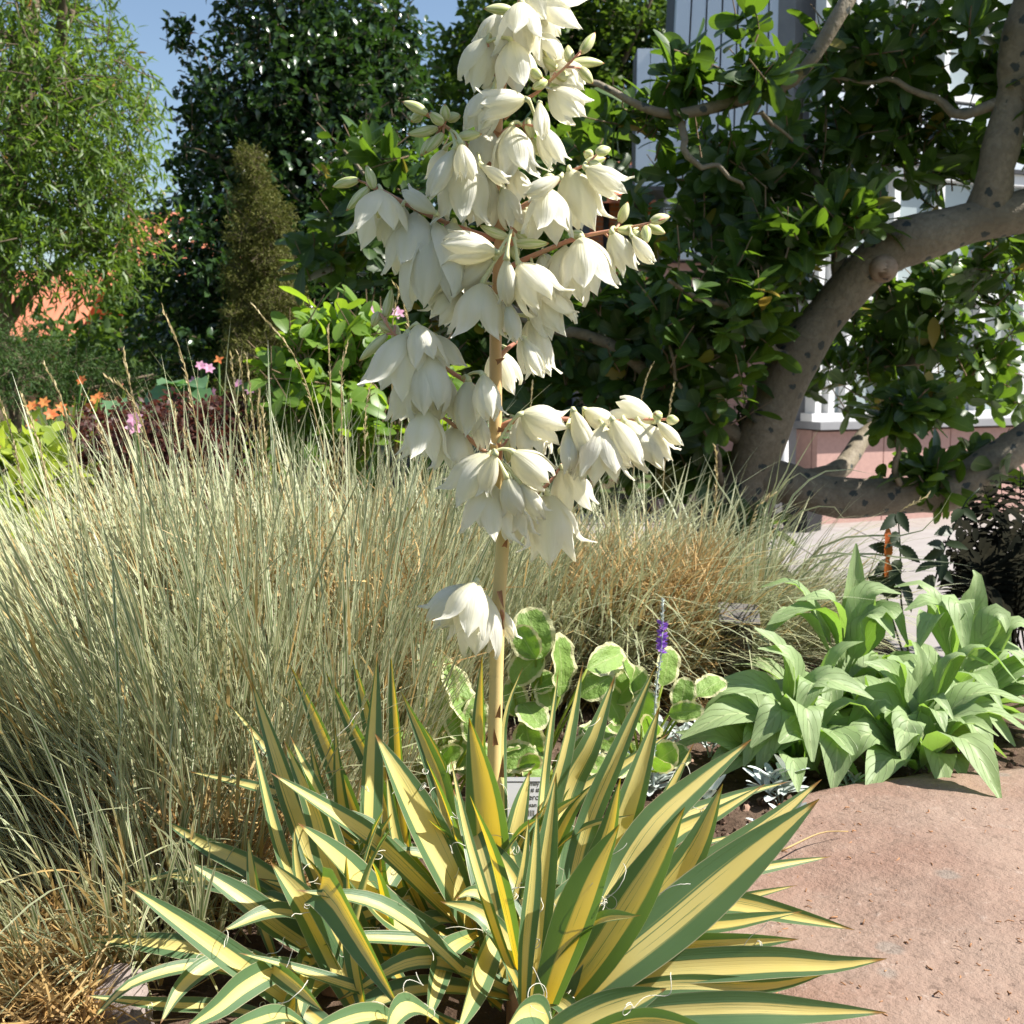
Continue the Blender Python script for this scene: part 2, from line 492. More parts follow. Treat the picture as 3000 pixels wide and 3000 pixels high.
def rock_mat(name, a, b, cdark):
    m, n, l = new_mat(name)
    tcn = n.new('ShaderNodeTexCoord'); o = tcn.outputs['Object']
    big = noise(n, l, o, 3.0, 5, 0.6); fine = noise(n, l, o, 60.0, 6, 0.7); mid = noise(n, l, o, 14.0, 5, 0.65)
    c = mixc(n, l, sstep(n, l, big, 0.35, 0.65), a, b)
    c = mixc(n, l, mth(n, l, 'MULTIPLY', sstep(n, l, mid, 0.5, 0.75), 0.5), c, cdark)
    vo = n.new('ShaderNodeTexVoronoi'); vo.inputs['Scale'].default_value = 9.0; l.new(o, vo.inputs['Vector'])
    sp = sstep(n, l, mth(n, l, 'MULTIPLY_ADD', mid, 0.35, vo.outputs['Distance']), 0.36, 0.27)
    c = mixc(n, l, mth(n, l, 'MULTIPLY', sp, 0.75), c, (0.22, 0.185, 0.155))
    c = mixc(n, l, mth(n, l, 'MULTIPLY', sstep(n, l, fine, 0.58, 0.70), 0.45), c, (0.40, 0.32, 0.27))
    c = mixc(n, l, mth(n, l, 'MULTIPLY', sstep(n, l, fine, 0.44, 0.32), 0.6), c, (0.12, 0.08, 0.06))
    h = mth(n, l, 'MULTIPLY_ADD', fine, 0.6, mid)
    return finish(m, n, l, c, None, 0, 0.85, 0.2, h, 0.7, 0.014)

M = {}
M['yleaf'] = yucca_leaf_mat(); M['petal'] = petal_mat(); M['bud'] = bud_mat(); M['stalk'] = stalk_mat()
M['arm'] = plain_mat('pink_branch', (0.56, 0.22, 0.16), (0.50, 0.30, 0.17), 40, 0.5, 0.4)
M['bract'] = plain_mat('dry_bract', (0.42, 0.20, 0.09), (0.22, 0.11, 0.05), 60, 0.7)
M['pistil'] = plain_mat('pistil', (0.55, 0.58, 0.28), (0.70, 0.66, 0.40), 60, 0.5)
M['thread'] = plain_mat('thread', (0.75, 0.72, 0.62), (0.6, 0.56, 0.44), 60, 0.6)
M['grass'] = grass_mat(); M['straw'] = straw_mat(); M['varieg'] = variegated_mat(); M['broad'] = broad_mat()
M['silver'] = silver_mat(); M['bark'] = bark_mat()
M['dkbark'] = plain_mat('brown_bark', (0.10, 0.075, 0.05), (0.17, 0.13, 0.09), 20, 0.85, 0.2, 0.4)
M['twig'] = plain_mat('twig', (0.17, 0.115, 0.07), (0.24, 0.17, 0.11), 30, 0.8, 0.2)
M['rock'] = rock_mat('pink_rock', (0.235, 0.145, 0.108), (0.275, 0.195, 0.150), (0.175, 0.125, 0.100))
M['grock'] = rock_mat('grey_pink_rock', (0.24, 0.19, 0.175), (0.30, 0.25, 0.23), (0.17, 0.15, 0.14))
M['magn'] = leaf_mat('magnolia_leaf', (0.017, 0.042, 0.009), (0.055, 0.105, 0.019), (0.19, 0.34, 0.02), 0.27, 0.38, 0.45, (0.16, 0.22, 0.06), 12, ((0.42, 0.30, 0.05), 0.975))
M['shrub'] = leaf_mat('bright_shrub_leaf', (0.075, 0.15, 0.020), (0.16, 0.26, 0.045), (0.34, 0.52, 0.03), 0.40, 0.4, 0.4, (0.25, 0.34, 0.09), 12)
M['holly'] = leaf_mat('holly_leaf', (0.012, 0.034, 0.012), (0.045, 0.085, 0.028), (0.06, 0.14, 0.015), 0.18, 0.24, 0.6, None, 3)
M['willow'] = leaf_mat('long_leaf', (0.038, 0.09, 0.016), (0.125, 0.185, 0.030), (0.22, 0.36, 0.03), 0.34, 0.45, 0.4, None, 1.2, ((0.45, 0.16, 0.03), 0.987))
M['oak'] = leaf_mat('far_tree_leaf', (0.022, 0.05, 0.012), (0.085, 0.14, 0.025), (0.14, 0.24, 0.02), 0.3, 0.5, 0.3, None, 0.8)
M['juniper'] = leaf_mat('juniper_needle', (0.065, 0.085, 0.016), (0.13, 0.12, 0.035), (0.12, 0.14, 0.02), 0.2, 0.7, 0.15, None, 6.0)
M['conifer'] = leaf_mat('conifer_needle', (0.022, 0.055, 0.016), (0.07, 0.12, 0.03), (0.08, 0.16, 0.02), 0.2, 0.6, 0.2, None, 3.0)
M['barberry'] = leaf_mat('purple_leaf', (0.035, 0.012, 0.010), (0.10, 0.04, 0.028), (0.18, 0.05, 0.03), 0.3, 0.5, 0.3, None, 5.0)
M['lime'] = leaf_mat('lime_leaf', (0.17, 0.24, 0.03), (0.34, 0.40, 0.06), (0.45, 0.55, 0.05), 0.4, 0.5, 0.3, None, 5.0)
M['midgreen'] = leaf_mat('mid_green_leaf', (0.05, 0.12, 0.02), (0.12, 0.20, 0.04), (0.2, 0.4, 0.03), 0.35, 0.45, 0.35, (0.2, 0.28, 0.1), 5.0)
M['bluegreen'] = leaf_mat('blue_green_leaf', (0.07, 0.15, 0.07), (0.14, 0.25, 0.12), (0.15, 0.35, 0.08), 0.3, 0.4, 0.4, (0.2, 0.3, 0.15), 5.0)
M['fern'] = leaf_mat('shade_toned_fern_leaf', (0.008, 0.010, 0.007), (0.022, 0.020, 0.012), (0.03, 0.03, 0.01), 0.12, 0.95, 0.04, None, 5.0)  # near-black leaf colour stands in for the shade over the fern
M['serrate'] = leaf_mat('dark_toothed_leaf', (0.012, 0.026, 0.010), (0.03, 0.045, 0.014), (0.06, 0.10, 0.015), 0.2, 0.45, 0.3, None, 5.0)
M['redleaf'] = leaf_mat('orange_leaf', (0.40, 0.09, 0.02), (0.5, 0.2, 0.03), (0.8, 0.25, 0.03), 0.4, 0.5, 0.3)
M['pinkfl'] = leaf_mat('pink_petal', (0.62, 0.25, 0.42), (0.72, 0.45, 0.58), (0.8, 0.4, 0.55), 0.35, 0.5, 0.3)
M['orangefl'] = leaf_mat('orange_petal', (0.72, 0.16, 0.06), (0.75, 0.34, 0.10), (0.9, 0.3, 0.08), 0.35, 0.5, 0.3)
M['purplefl'] = leaf_mat('violet_petal', (0.20, 0.07, 0.45), (0.33, 0.16, 0.58), (0.4, 0.2, 0.7), 0.3, 0.5, 0.3)
M['seed'] = leaf_mat('seed_husk', (0.42, 0.32, 0.16), (0.55, 0.48, 0.30), (0.55, 0.45, 0.2), 0.3, 0.6, 0.2)

# ------------------------------------------------------------------ setting: ground, soil bed, pavement
rng = np.random.default_rng(7)
LOW = -0.36
def soil_z(x, y):
    h = 0.018 * mnoise.noise(Vector((x * 3.1, y * 3.1, 0.3))) + 0.010 * mnoise.noise(Vector((x * 11, y * 11, 4.1))) \
        + 0.006 * mnoise.noise(Vector((x * 31, y * 31, 9.1)))
    return h - 0.012

def ground_sheet():
    n = 60
    g = np.sign(np.linspace(-1, 1, n + 1)) * np.abs(np.linspace(-1, 1, n + 1)) ** 3
    X, Yv = np.meshgrid(g * 900, g * 900 + 10)
    Z = np.full_like(X, LOW - 0.004)
    V = np.stack([X, Yv, Z], -1).reshape(-1, 3)
    m, nn, l = new_mat('garden_ground')
    tcn = nn.new('ShaderNodeTexCoord')
    nz = noise(nn, l, tcn.outputs['Object'], 1.5, 6)
    c = mixc(nn, l, sstep(nn, l, nz, 0.4, 0.6), (0.07, 0.05, 0.03), (0.06, 0.10, 0.03))
    finish(m, nn, l, c, None, 0, 0.9, 0.1, nz, 0.3, 0.05)
    o = obj('ground', np_mesh('ground', V, grid_faces(n, n), None, m))
    tag(o, 'dark garden ground spreading out behind the beds', 'ground', kind='structure')
ground_sheet()

def soil_bed():
    xs = np.linspace(-3.2, 2.6, 150); ys = np.linspace(0.55, 5.6, 140)
    X, Yv = np.meshgrid(xs, ys)
    Z = np.vectorize(soil_z)(X, Yv)
    ex = np.minimum.reduce([X + 3.2, 2.6 - X, Yv - 0.55, 5.6 - Yv + 0 * X])
    right = np.clip((3.05 + 0.12 * np.sin(X * 3) - Yv) / 0.35, 0, 1)          # bed falls to the paving on the right
    left = np.clip((5.3 - Yv) / 0.5, 0, 1)
    k = np.clip((X - 0.95) / 0.4, 0, 1)
    fall = left * (1 - k) + right * k
    fall = np.minimum(fall, np.clip(ex / 0.2, 0, 1))
    fall = fall * fall * (3 - 2 * fall)
    Z = Z * fall + (LOW - 0.03) * (1 - fall)
    V = np.stack([X, Yv, Z], -1).reshape(-1, 3)
    m, n, l = new_mat('soil')
    tcn = n.new('ShaderNodeTexCoord'); o_ = tcn.outputs['Object']
    a = noise(n, l, o_, 9, 6, 0.65); b = noise(n, l, o_, 80, 5, 0.7)
    c = mixc(n, l, sstep(n, l, a, 0.35, 0.65), (0.060, 0.038, 0.026), (0.13, 0.088, 0.062))
    c = mixc(n, l, mth(n, l, 'MULTIPLY', sstep(n, l, b, 0.58, 0.7), 0.6), c, (0.24, 0.17, 0.125))
    finish(m, n, l, c, None, 0, 0.95, 0.1, mth(n, l, 'ADD', a, b), 0.8, 0.012)
    M['soil'] = m
    o = obj('soil', np_mesh('soil', V, grid_faces(139, 149), None, m))
    tag(o, 'dark crumbly soil of the planted bed', 'soil', kind='structure')
soil_bed()

def clods():
    parts = []
    for i in range(900):
        if i < 620:
            px, py = rng.uniform(1500, 3000), rng.uniform(2120, 2480)
        else:
            px, py = rng.uniform(900, 2100), rng.uniform(2250, 2700)
        g = G(px, py, 0.0)
        r = rng.uniform(0.002, 0.009)
        z = soil_z(g[0], g[1])
        t = np.linspace(0, 1, 4)
        pts = np.stack([np.full(4, g[0]), np.full(4, g[1]), z - 0.4 * r + 2 * r * t * rng.uniform(.5, .9)], -1)
        V, Fq, U = tube(pts, r * np.array([0.6, 1.0, 0.8, 0.35]) * rng.uniform(.8, 1.2, 4), 6)
        V = V + rng.normal(0, r * 0.16, V.shape)
        parts.append((V, Fq, U))
    V, Fq, U = cat_geo(parts)
    mm = leaf_mat('soil_crumb', (0.06, 0.036, 0.025), (0.22, 0.15, 0.11), (0.05, 0.03, 0.02), 0.02, 0.95, 0.1, None, 40, ((0.34, 0.22, 0.16), 0.93))
    o = obj('soil_crumbs', np_mesh('soil_crumbs', V, Fq, U, mm, smooth=False))
    tag(o, 'small crumbs and pebbles scattered over the dark soil', 'pebbles', kind='stuff')
clods()

FY = 8.30         # depth of the facade
def pavement():
    m = plain_mat('paving', (0.27, 0.245, 0.235), (0.31, 0.285, 0.275), 5, 0.8, 0.2, 0.15)
    V, Fq, U = box_geo(-0.6, 14, 2.6, FY + 0.6, LOW - 0.10, LOW + 0.006)
    root = obj('pavement', np_mesh('pavement', V, Fq, U, plain_mat('paving_joint', (0.24, 0.21, 0.19), (0.30, 0.27, 0.25), 20, 0.9), smooth=False))
    tag(root, 'pale grey slab pavement in front of the building', 'pavement', kind='structure')
    w, d, gap = 1.1, 0.9, 0.008
    V, Fq, U = box_geo(0, w - gap, 0, d - gap, LOW - 0.02, LOW + 0.012)
    me = np_mesh('paving_slab', V, Fq, U, m, smooth=False)
    for r in range(6):
        for c in range(7):
            obj('paving_slab', me, root, Matrix.Translation((-0.5 + c * w + (r % 2) * 0.5 * w, 2.7 + r * d + 0.004, 0.0015 * ((r * 3 + c * 5) % 4))))
pavement()

# ------------------------------------------------------------------ building on the right
def building():
    p0 = P(2392, 1540, FY)
    root = thing('office_building', (p0[0], FY, LOW), 'grey metal clad building with white window frames over a pink granite base', 'building')
    granite = plain_mat('pink_granite', (0.50, 0.31, 0.265), (0.44, 0.27, 0.235), 30, 0.7, 0.3)
    white = plain_mat('white_frame', (0.80, 0.80, 0.79), (0.72, 0.72, 0.72), 3, 0.45, 0.4)
    m, n, l = new_mat('grey_metal')
    tcn = n.new('ShaderNodeTexCoord'); nz = noise(n, l, tcn.outputs['Object'], 1.3, 4)
    mc = mixc(n, l, nz, (0.55, 0.58, 0.63), (0.72, 0.74, 0.78))
    metal = finish(m, n, l, mc, None, 0, 0.36, 0.5, None, 0, 0, 0.45)
    m, n, l = new_mat('window_glass')
    glass = finish(m, n, l, (0.30, 0.35, 0.36), None, 0, 0.04, 0.9)
    dark = plain_mat('dark_trim', (0.03, 0.03, 0.035), (0.05, 0.05, 0.055), 4, 0.5)
    sillm = plain_mat('grey_sill', (0.30, 0.30, 0.31), (0.24, 0.24, 0.25), 4, 0.5)
    X = lambda px: P(px, 1300, FY)[0]
    Z = lambda py: P(2500, py, FY)[2]
    y = FY
    # granite slabs of the base, each its own piece
    xs = [X(2392), X(2640), X(2900), X(3180), X(3460), X(3740)]
    box('wall', X(2392), X(3900), y + 0.06, y + 0.6, LOW - 0.02, Z(1262), granite, root)
    for a, b in zip(xs[:-1], xs[1:]):
        box('granite_panel', a + 0.004, b - 0.004, y, y + 0.055, LOW - 0.01, Z(1266), granite, root)
    box('window_sill', X(2380), X(3900), y - 0.07, y + 0.5, Z(1258), Z(1236), sillm, root)
    box('wall', X(2392), X(3900), y + 0.36, y + 0.62, Z(1236) + 0.002, Z(-700), sillm, root)
    # two storeys of glazing
    mull = [2392, 2440, 2500, 2660, 2830, 3010, 3190, 3370]
    for (pt, pbm) in ((470, 1236), (-420, 250)):
        for i, (a, b) in enumerate(zip(mull[:-1], mull[1:])):
            f = box('window', X(a) + 0.052, X(b) - 0.002, y + 0.10, y + 0.13, Z(pbm) + 0.05, Z(pt) - 0.05, glass, root)
        for i, a in enumerate(mull):
            w = 0.05
            box('window_frame', X(a), X(a) + w, y + 0.03, y + 0.14, Z(pbm) + 0.003, Z(pt) - 0.003, white, root)
        box('window_frame', X(2380), X(3400), y + 0.02, y + 0.15, Z(pt) - 0.06, Z(pt) + 0.02, white, root)
        box('window_frame', X(2380), X(3400), y + 0.025, y + 0.15, Z(pbm) + 0.001, Z(pbm) + 0.055, white, root)
    mid = (470 + 1236) / 2
    box('window_frame', X(2385), X(3400), y + 0.028, y + 0.12, Z(mid + 20) , Z(mid - 20), white, root)
    # corrugated spandrel between the storeys
    k = 0
    x = X(2385)
    while x < X(3380):
        box('metal_panel', x, x + 0.112, y + 0.02 + 0.012 * (k % 2), y + 0.16, Z(448), Z(262), metal, root)
        x += 0.115; k += 1
    box('trim', X(2384), X(3390), y - 0.01, y + 0.17, Z(462), Z(449), dark, root)
    turn = Matrix.Rotation(math.radians(24), 4, 'Z')
    for ch in root.children:
        ch.matrix_basis = turn @ ch.matrix_basis
        WM[ch.name] = WM[root.name] @ ch.matrix_basis
    # tall clad stair tower at the left end, leaning inwards
    def slab(pa, pb, pc, pd, y0, th, name, mt, par):
        # quad given by photo corners (bottom left, bottom right, top right, top left)
        q = [P(*c, y0) for c in (pa, pb, pc, pd)]
        V = np.array(q + [v + np.array([0, th, 0]) for v in q])
        Fq = np.array([[0, 1, 2, 3], [5, 4, 7, 6], [0, 4, 5, 1], [1, 5, 6, 2], [2, 6, 7, 3], [3, 7, 4, 0]])
        return obj(name, np_mesh(name, V, Fq, np.zeros((8, 2)), mt, smooth=False), par)
    yt = FY + 0.5
    bl, br, tl, tr = 1940, 2392, 2012, 2392
    nP = 9
    for i in range(nP):
        f0, f1 = i / nP, (i + 1) / nP - 0.012
        b0, b1 = bl + (br - bl) * f0, bl + (br - bl) * f1
        t0, t1 = tl + (tr - tl) * f0, tl + (tr - tl) * f1
        slab((b0, 760), (b1, 760), (t1, -500), (t0, -500), yt + 0.02 * (i % 2), 0.1, 'metal_panel', metal, root)
    slab((1934, 770), (2392, 770), (2392, -505), (2006, -505), yt + 0.13, 0.5, 'wall', dark, root)
    slab((1925, 1560), (2392, 1560), (2392, 762), (1936, 762), yt + 0.15, 0.4, 'wall', granite, root)
    # lower clad bay in front of the tower
    for i, (a, b) in enumerate(((1868, 1905), (1907, 1943), (1945, 1978))):
        slab((a - 6, 545), (b - 4, 545), (b, 142), (a, 142), yt - 0.40, 0.04, 'metal_panel', metal, root)
    slab((1852, 556), (1984, 556), (1984, 546), (1852, 546), yt - 0.42, 0.5, 'trim', dark, root)
    slab((1862, 546), (1972, 546), (1978, 142), (1868, 142), yt - 0.35, 0.3, 'wall', dark, root)
    # white downpipe with its shoe
    c = catmull([P(2290, 440, FY - 0.08), P(2290, 1000, FY - 0.08), P(2290, 1525, FY - 0.08)], 8)
    V, Fq, U = tube(c, 0.045, 12)
    pipe = obj('downpipe', np_mesh('downpipe', V, Fq, U, white), root)
    for py in (700, 1100, 1400):
        a = P(2290, py, FY - 0.08)
        V, Fq, U = tube(np.array([[a[0], a[1], a[2] - 0.02], [a[0], a[1], a[2] + 0.02]]), 0.055, 12)
        obj('pipe_clip', np_mesh('pipe_clip', V, Fq, U, white), pipe)
    slab((2296, 1545), (2392, 1545), (2392, 440), (2296, 440), FY + 0.2, 0.3, 'wall', sillm, root)
building()

def brick_house():
    y = 13.0
    root = thing('brick_house', tuple(P(1850, 1300, y)), 'orange brick house with dark glazing half hidden behind the clad tower', 'house')
    m, n, l = new_mat('orange_brick')
    bt = n.new('ShaderNodeTexBrick'); bt.inputs['Scale'].default_value = 5.0
    bt.inputs['Color1'].default_value = (0.52, 0.15, 0.07, 1); bt.inputs['Color2'].default_value = (0.60, 0.20, 0.09, 1)
    bt.inputs['Mortar'].default_value = (0.36, 0.26, 0.22, 1); bt.inputs['Mortar Size'].default_value = 0.02
    tcn = n.new('ShaderNodeTexCoord'); mp = n.new('ShaderNodeMapping'); mp.inputs['Rotation'].default_value = (math.pi / 2, 0, 0)
    l.new(tcn.outputs['Object'], mp.inputs[0]); l.new(mp.outputs[0], bt.inputs['Vector'])
    brick = finish(m, n, l, bt.outputs[0], None, 0, 0.8, 0.2)
    slate = plain_mat('blue_grey_panel', (0.16, 0.18, 0.23), (0.22, 0.24, 0.29), 3, 0.4)
    q = lambda px, py: P(px, py, y)
    a, b = q(1700, 1300), q(2080, 480)
    box('wall', a[0], b[0], y + 0.05, y + 4, LOW, b[2], slate, root)
    for px in (1752, 1806, 1896, 1934, 2060):
        p = q(px, 640)
        box('brick_pier', p[0] - 0.08, p[0] + 0.045, y - 0.12, y + 0.045, LOW, q(px, 590)[2], brick, root)
    # sloping tile roof edge
    t0, t1 = q(1690, 590), q(2080, 590)
    V = np.array([[t0[0], y - 0.5, t0[2]], [t1[0], y - 0.5, t1[2]], [t1[0], y + 1.2, t1[2] + 0.6], [t0[0], y + 1.2, t0[2] + 0.6],
                  [t0[0], y - 0.5, t0[2] - .08], [t1[0], y - 0.5, t1[2] - .08], [t1[0], y + 1.2, t1[2] + 0.5], [t0[0], y + 1.2, t0[2] + 0.5]])
    Fq = np.array([[0, 1, 2, 3], [5, 4, 7, 6], [4, 5, 1, 0], [5, 6, 2, 1], [6, 7, 3, 2], [7, 4, 0, 3]])
    obj('roof', np_mesh('roof', V, Fq, np.zeros((8, 2)), M_tile, smooth=False), root)

def tile_mat():
    m, n, l = new_mat('clay_tile')
    tcn = n.new('ShaderNodeTexCoord')
    w = n.new('ShaderNodeTexWave'); w.inputs['Scale'].default_value = 1.6; w.bands_direction = 'X'
    w.inputs['Distortion'].default_value = 0.4
    l.new(tcn.outputs['Object'], w.inputs[0])
    nz = noise(n, l, tcn.outputs['Object'], 2.0, 5)
    c = mixc(n, l, nz, (0.50, 0.155, 0.085), (0.62, 0.24, 0.14))
    return finish(m, n, l, c, None, 0, 0.8, 0.2, w.outputs[1], 0.2, 0.03)
M_tile = tile_mat()
brick_house()

def far_house(name, label, y, x0, x1, py_eave, py_ridge, wallm):
    q = lambda px, py: P(px, py, y)
    root = thing(name, (q((x0 + x1) / 2, 1080)[0], y, LOW), label, 'house')
    a, b = q(x0, py_eave), q(x1, py_eave); zr = q(x0, py_ridge)[2] + 0.6
    box('wall', a[0] + 0.3, b[0] - 0.3, y + 0.4, y + 5.6, LOW, a[2] + 0.02, wallm, root)
    ym = y + 3
    for s in (0, 1):
        ya = y if s == 0 else y + 6
        V = np.array([[a[0], ya, a[2] - .1], [b[0], ya, a[2] - .1], [b[0], ym, zr], [a[0], ym, zr]])
        V = np.vstack([V, V + np.array([0, 0, 0.16])])
        Fq = np.array([[0, 3, 2, 1], [4, 5, 6, 7], [0, 1, 5, 4], [1, 2, 6, 5], [2, 3, 7, 6], [3, 0, 4, 7]])
        obj('roof', np_mesh('roof', V, Fq, np.zeros((8, 2)), M_tile, smooth=False), root)
    gl = plain_mat('far_window', (0.05, 0.06, 0.07), (0.08, 0.09, 0.1), 2, 0.1, 0.6)
    for k in range(3):
        xx = a[0] + (b[0] - a[0]) * (0.25 + 0.25 * k)
        box('window', xx - 0.4, xx + 0.4, y + 0.37, y + 0.43, LOW + 0.5, a[2] - 0.35, gl, root)
plaster = plain_mat('red_plaster', (0.42, 0.16, 0.10), (0.48, 0.20, 0.13), 2, 0.9)
far_house('tiled_house', 'low house with a salmon clay tile roof seen under the long leaved tree', 34, -700, 215, 1005, 850, plaster)
far_house('tiled_house', 'taller house with an orange tile roof glimpsed between holly and long leaved tree', 44, 300, 700, 850, 655, plaster)

# ------------------------------------------------------------------ trees and shrubs
def blob_points(blobs, n, rng, shell=2.4):
    """blobs: (px, py, Y, rx_px, ry_px, depth_m)"""
    wts = np.array([b[3] * b[4] * b[2] ** 2 for b in blobs], float); wts /= wts.sum()
    idx = rng.choice(len(blobs), n, p=wts)
    d = nrm(rng.normal(size=(n, 3)))
    r = rng.uniform(0, 1, n) ** (1 / shell)
    C = np.array([P(b[0], b[1], b[2]) for b in blobs])
    R = np.array([[m_px(b[3], b[2]), b[5], m_px(b[4], b[2])] for b in blobs])
    pts = C[idx] + d * r[:, None] * R[idx]
    return pts, d, idx, C, R

def crown_geo(blobs, ntw, per, L, W, prof, rng, nl=3, nc=2, droop=0.2, spread=1.0, hang=0.0, outw=0.6, fold=0.2, shell=2.4):
    pts, d, idx, C, R = blob_points(blobs, ntw, rng, shell)
    tw = nrm(d * outw + rng.normal(0, 0.6, d.shape) + np.array([0, 0, 0.25 - hang]))
    B = np.repeat(pts, per, 0); TW = np.repeat(tw, per, 0)
    n = len(B)
    k = np.tile(np.arange(per), ntw) / max(per - 1, 1)
    B = B + TW * ((k - 0.5) * L * 2.2 * spread)[:, None] + rng.normal(0, L * 0.15, (n, 3))
    D = nrm(TW * 0.7 + nrm(rng.normal(size=(n, 3))) * 0.9 - np.array([0, 0, hang]))
    N = nrm(np.array([0, 0, 1.0]) + rng.normal(0, 0.6, (n, 3)))
    Ls = L * rng.uniform(0.65, 1.25, n); Ws = W * rng.uniform(0.75, 1.2, n)
    V, Fq, U = leaves(B, D, N, Ls, Ws, prof, droop, fold, nl, nc)
    return V, Fq, U, pts, tw

def limbs(trunk, centers, r0, rng, parent, mat, name='branch', rtip=0.3):
    for c in centers:
        i = rng.integers(len(trunk) // 3, len(trunk))
        a = trunk[i]
        mid = (a + c) / 2 + rng.normal(0, 0.08, 3) * np.linalg.norm(c - a)
        p = catmull([a, mid, c], 7)
        V, Fq, U = tube(p, np.linspace(r0, r0 * rtip, 8), 6)
        obj(name, np_mesh(name, V, Fq, U, mat), parent)

def twig_geo(pts, tw, L, r, rng, frac=0.5):
    parts = []
    for p, d in zip(pts, tw):
        if rng.random() > frac: continue
        a = p - d * L; b = p + d * L * 0.6
        parts.append(tube(np.array([a, (a + b) / 2 + rng.normal(0, L * 0.06, 3), b]), [r, r * 0.8, r * 0.5], 4, False))
    return cat_geo(parts)

def tree(name, label, cat, blobs, ntw, per, L, W, prof, mat, seed, trunk_px, trunk_r, group=None, bark=None, nbranch=8, **kw):
    rg = np.random.default_rng(seed)
    bark = bark or M['dkbark']
    tp = [P(*q) for q in trunk_px]
    base = tp[0].copy()
    root = thing(name, tuple(base), label, cat, group)
    tr = catmull(tp, 14)
    V, Fq, U = tube(tr, np.linspace(trunk_r, trunk_r * 0.4, 15), 10)
    obj('trunk', np_mesh('trunk', V, Fq, U, bark), root)
    V, Fq, U, pts, tw = crown_geo(blobs, ntw, per, L, W, prof, rg, **kw)
    cr = obj('crown', np_mesh('crown', V, Fq, U, mat), root); tag(cr, kind='stuff')
    sel = pts[rg.choice(len(pts), min(nbranch, len(pts)), replace=False)]
    limbs(tr, sel, trunk_r * 0.35, rg, root, bark)
    V, Fq, U = twig_geo(pts, tw, L * 2.0, L * 0.05, rg, 0.25)
    t = obj('twigs', np_mesh('twigs', V, Fq, U, bark), root); tag(t, kind='stuff')
    return root

def gy(px, Y, z=LOW):
    """row at which the low ground lies under a column at depth Y"""
    d = math.atan2(CAM_H - z, Y) - PITCH
    return 1500 + F * math.tan(d)

# light green long-leaved tree, left
tree('long_leaved_tree', 'light green tree with long narrow leaves and a few orange ones', 'tree',
     [(60, 120, 7.2, 300, 240, 0.9), (200, 330, 7.0, 260, 210, 0.8), (110, 560, 7.0, 290, 190, 0.8), (290, 520, 7.2, 180, 190, 0.6),
      (60, 760, 6.9, 260, 150, 0.7), (290, 720, 7.3, 180, 150, 0.6), (-200, 450, 7.3, 260, 420, 0.9), (330, 240, 7.4, 110, 120, 0.5),
      (70, -160, 7.3, 300, 160, .9)],
     3300, 7, 0.075, 0.015, pf_lance, M['willow'], 11, [(-60, gy(0, 7.6), 7.6), (-20, 900, 7.6), (60, 400, 7.4), (90, 0, 7.4)], 0.14, nbranch=14, hang=0.35, outw=0.8, droop=0.15)
# dark glossy holly
tree('holly_tree', 'tall dark glossy evergreen with glinting leaves behind the juniper', 'tree',
     [(900, 80, 9.3, 260, 200, 1.0), (830, 330, 9.0, 260, 220, 1.0), (690, 480, 9.0, 170, 190, .8), (1010, 300, 9.2, 220, 220, 1.0), (700, 760, 8.8, 260, 240, 1.0),
      (980, 640, 9.0, 260, 240, 1.0), (620, 960, 8.7, 240, 190, .9), (900, 960, 8.8, 320, 220, 1.0), (1120, 820, 9.0, 200, 260, .9), (1130, 190, 9.3, 120, 190, .6),
      (540, 130, 9.3, 40, 60, .3), (610, 300, 9.3, 90, 80, .4), (900, -160, 9.3, 240, 120, 1.0)],
     5600, 7, 0.072, 0.044, pf_lance, M['holly'], 12, [(880, gy(0, 9.3), 9.3), (870, 900, 9.3), (890, 400, 9.3), (900, 0, 9.3)], 0.13, nbranch=16, outw=0.7, droop=0.25, fold=0.35)
# brownish green juniper column
tree('juniper', 'narrow olive and brown juniper column in front of the holly', 'shrub',
     [(735, 480, 6.5, 42, 55, .15), (765, 560, 6.5, 40, 60, .15), (720, 600, 6.5, 45, 55, .15), (800, 640, 6.4, 60, 65, .18), (725, 700, 6.4, 58, 70, .2), (790, 760, 6.4, 75, 60, .2), (710, 810, 6.4, 62, 65, .2), (815, 880, 6.4, 85, 70, .25), (720, 930, 6.4, 70, 75, .25), (840, 980, 6.4, 70, 70, .25), (760, 1040, 6.3, 110, 80, .3), (850, 1090, 6.3, 80, 80, .3), (760, 1180, 6.3, 140, 120, .4)],
     6500, 8, 0.026, 0.006, pf_lance, M['juniper'], 13, [(775, gy(0, 6.5), 6.5), (775, 900, 6.5), (760, 520, 6.5)], 0.02, nbranch=2, outw=1.0, nl=2, nc=1, shell=2.6)
# far tree in the middle
tree('far_tree', 'dark broadleaf tree far behind the flower spike beside the metal tower', 'tree',
     [(1480, 330, 15, 260, 260, 1.6), (1620, 60, 15, 280, 230, 1.6), (1850, 80, 15, 220, 200, 1.4), (1780, 380, 15, 240, 240, 1.5), (1400, 560, 14.5, 240, 220, 1.4), (1950, 420, 15, 160, 300, 1.2), (1370, 190, 15, 110, 100, .8), (1650, 640, 14.5, 300, 240, 1.5)],
     3600, 8, 0.11, 0.075, pf_lance, M['oak'], 14, [(1640, gy(0, 15), 15), (1640, 700, 15), (1660, 100, 15)], 0.22, nbranch=14, outw=0.7)
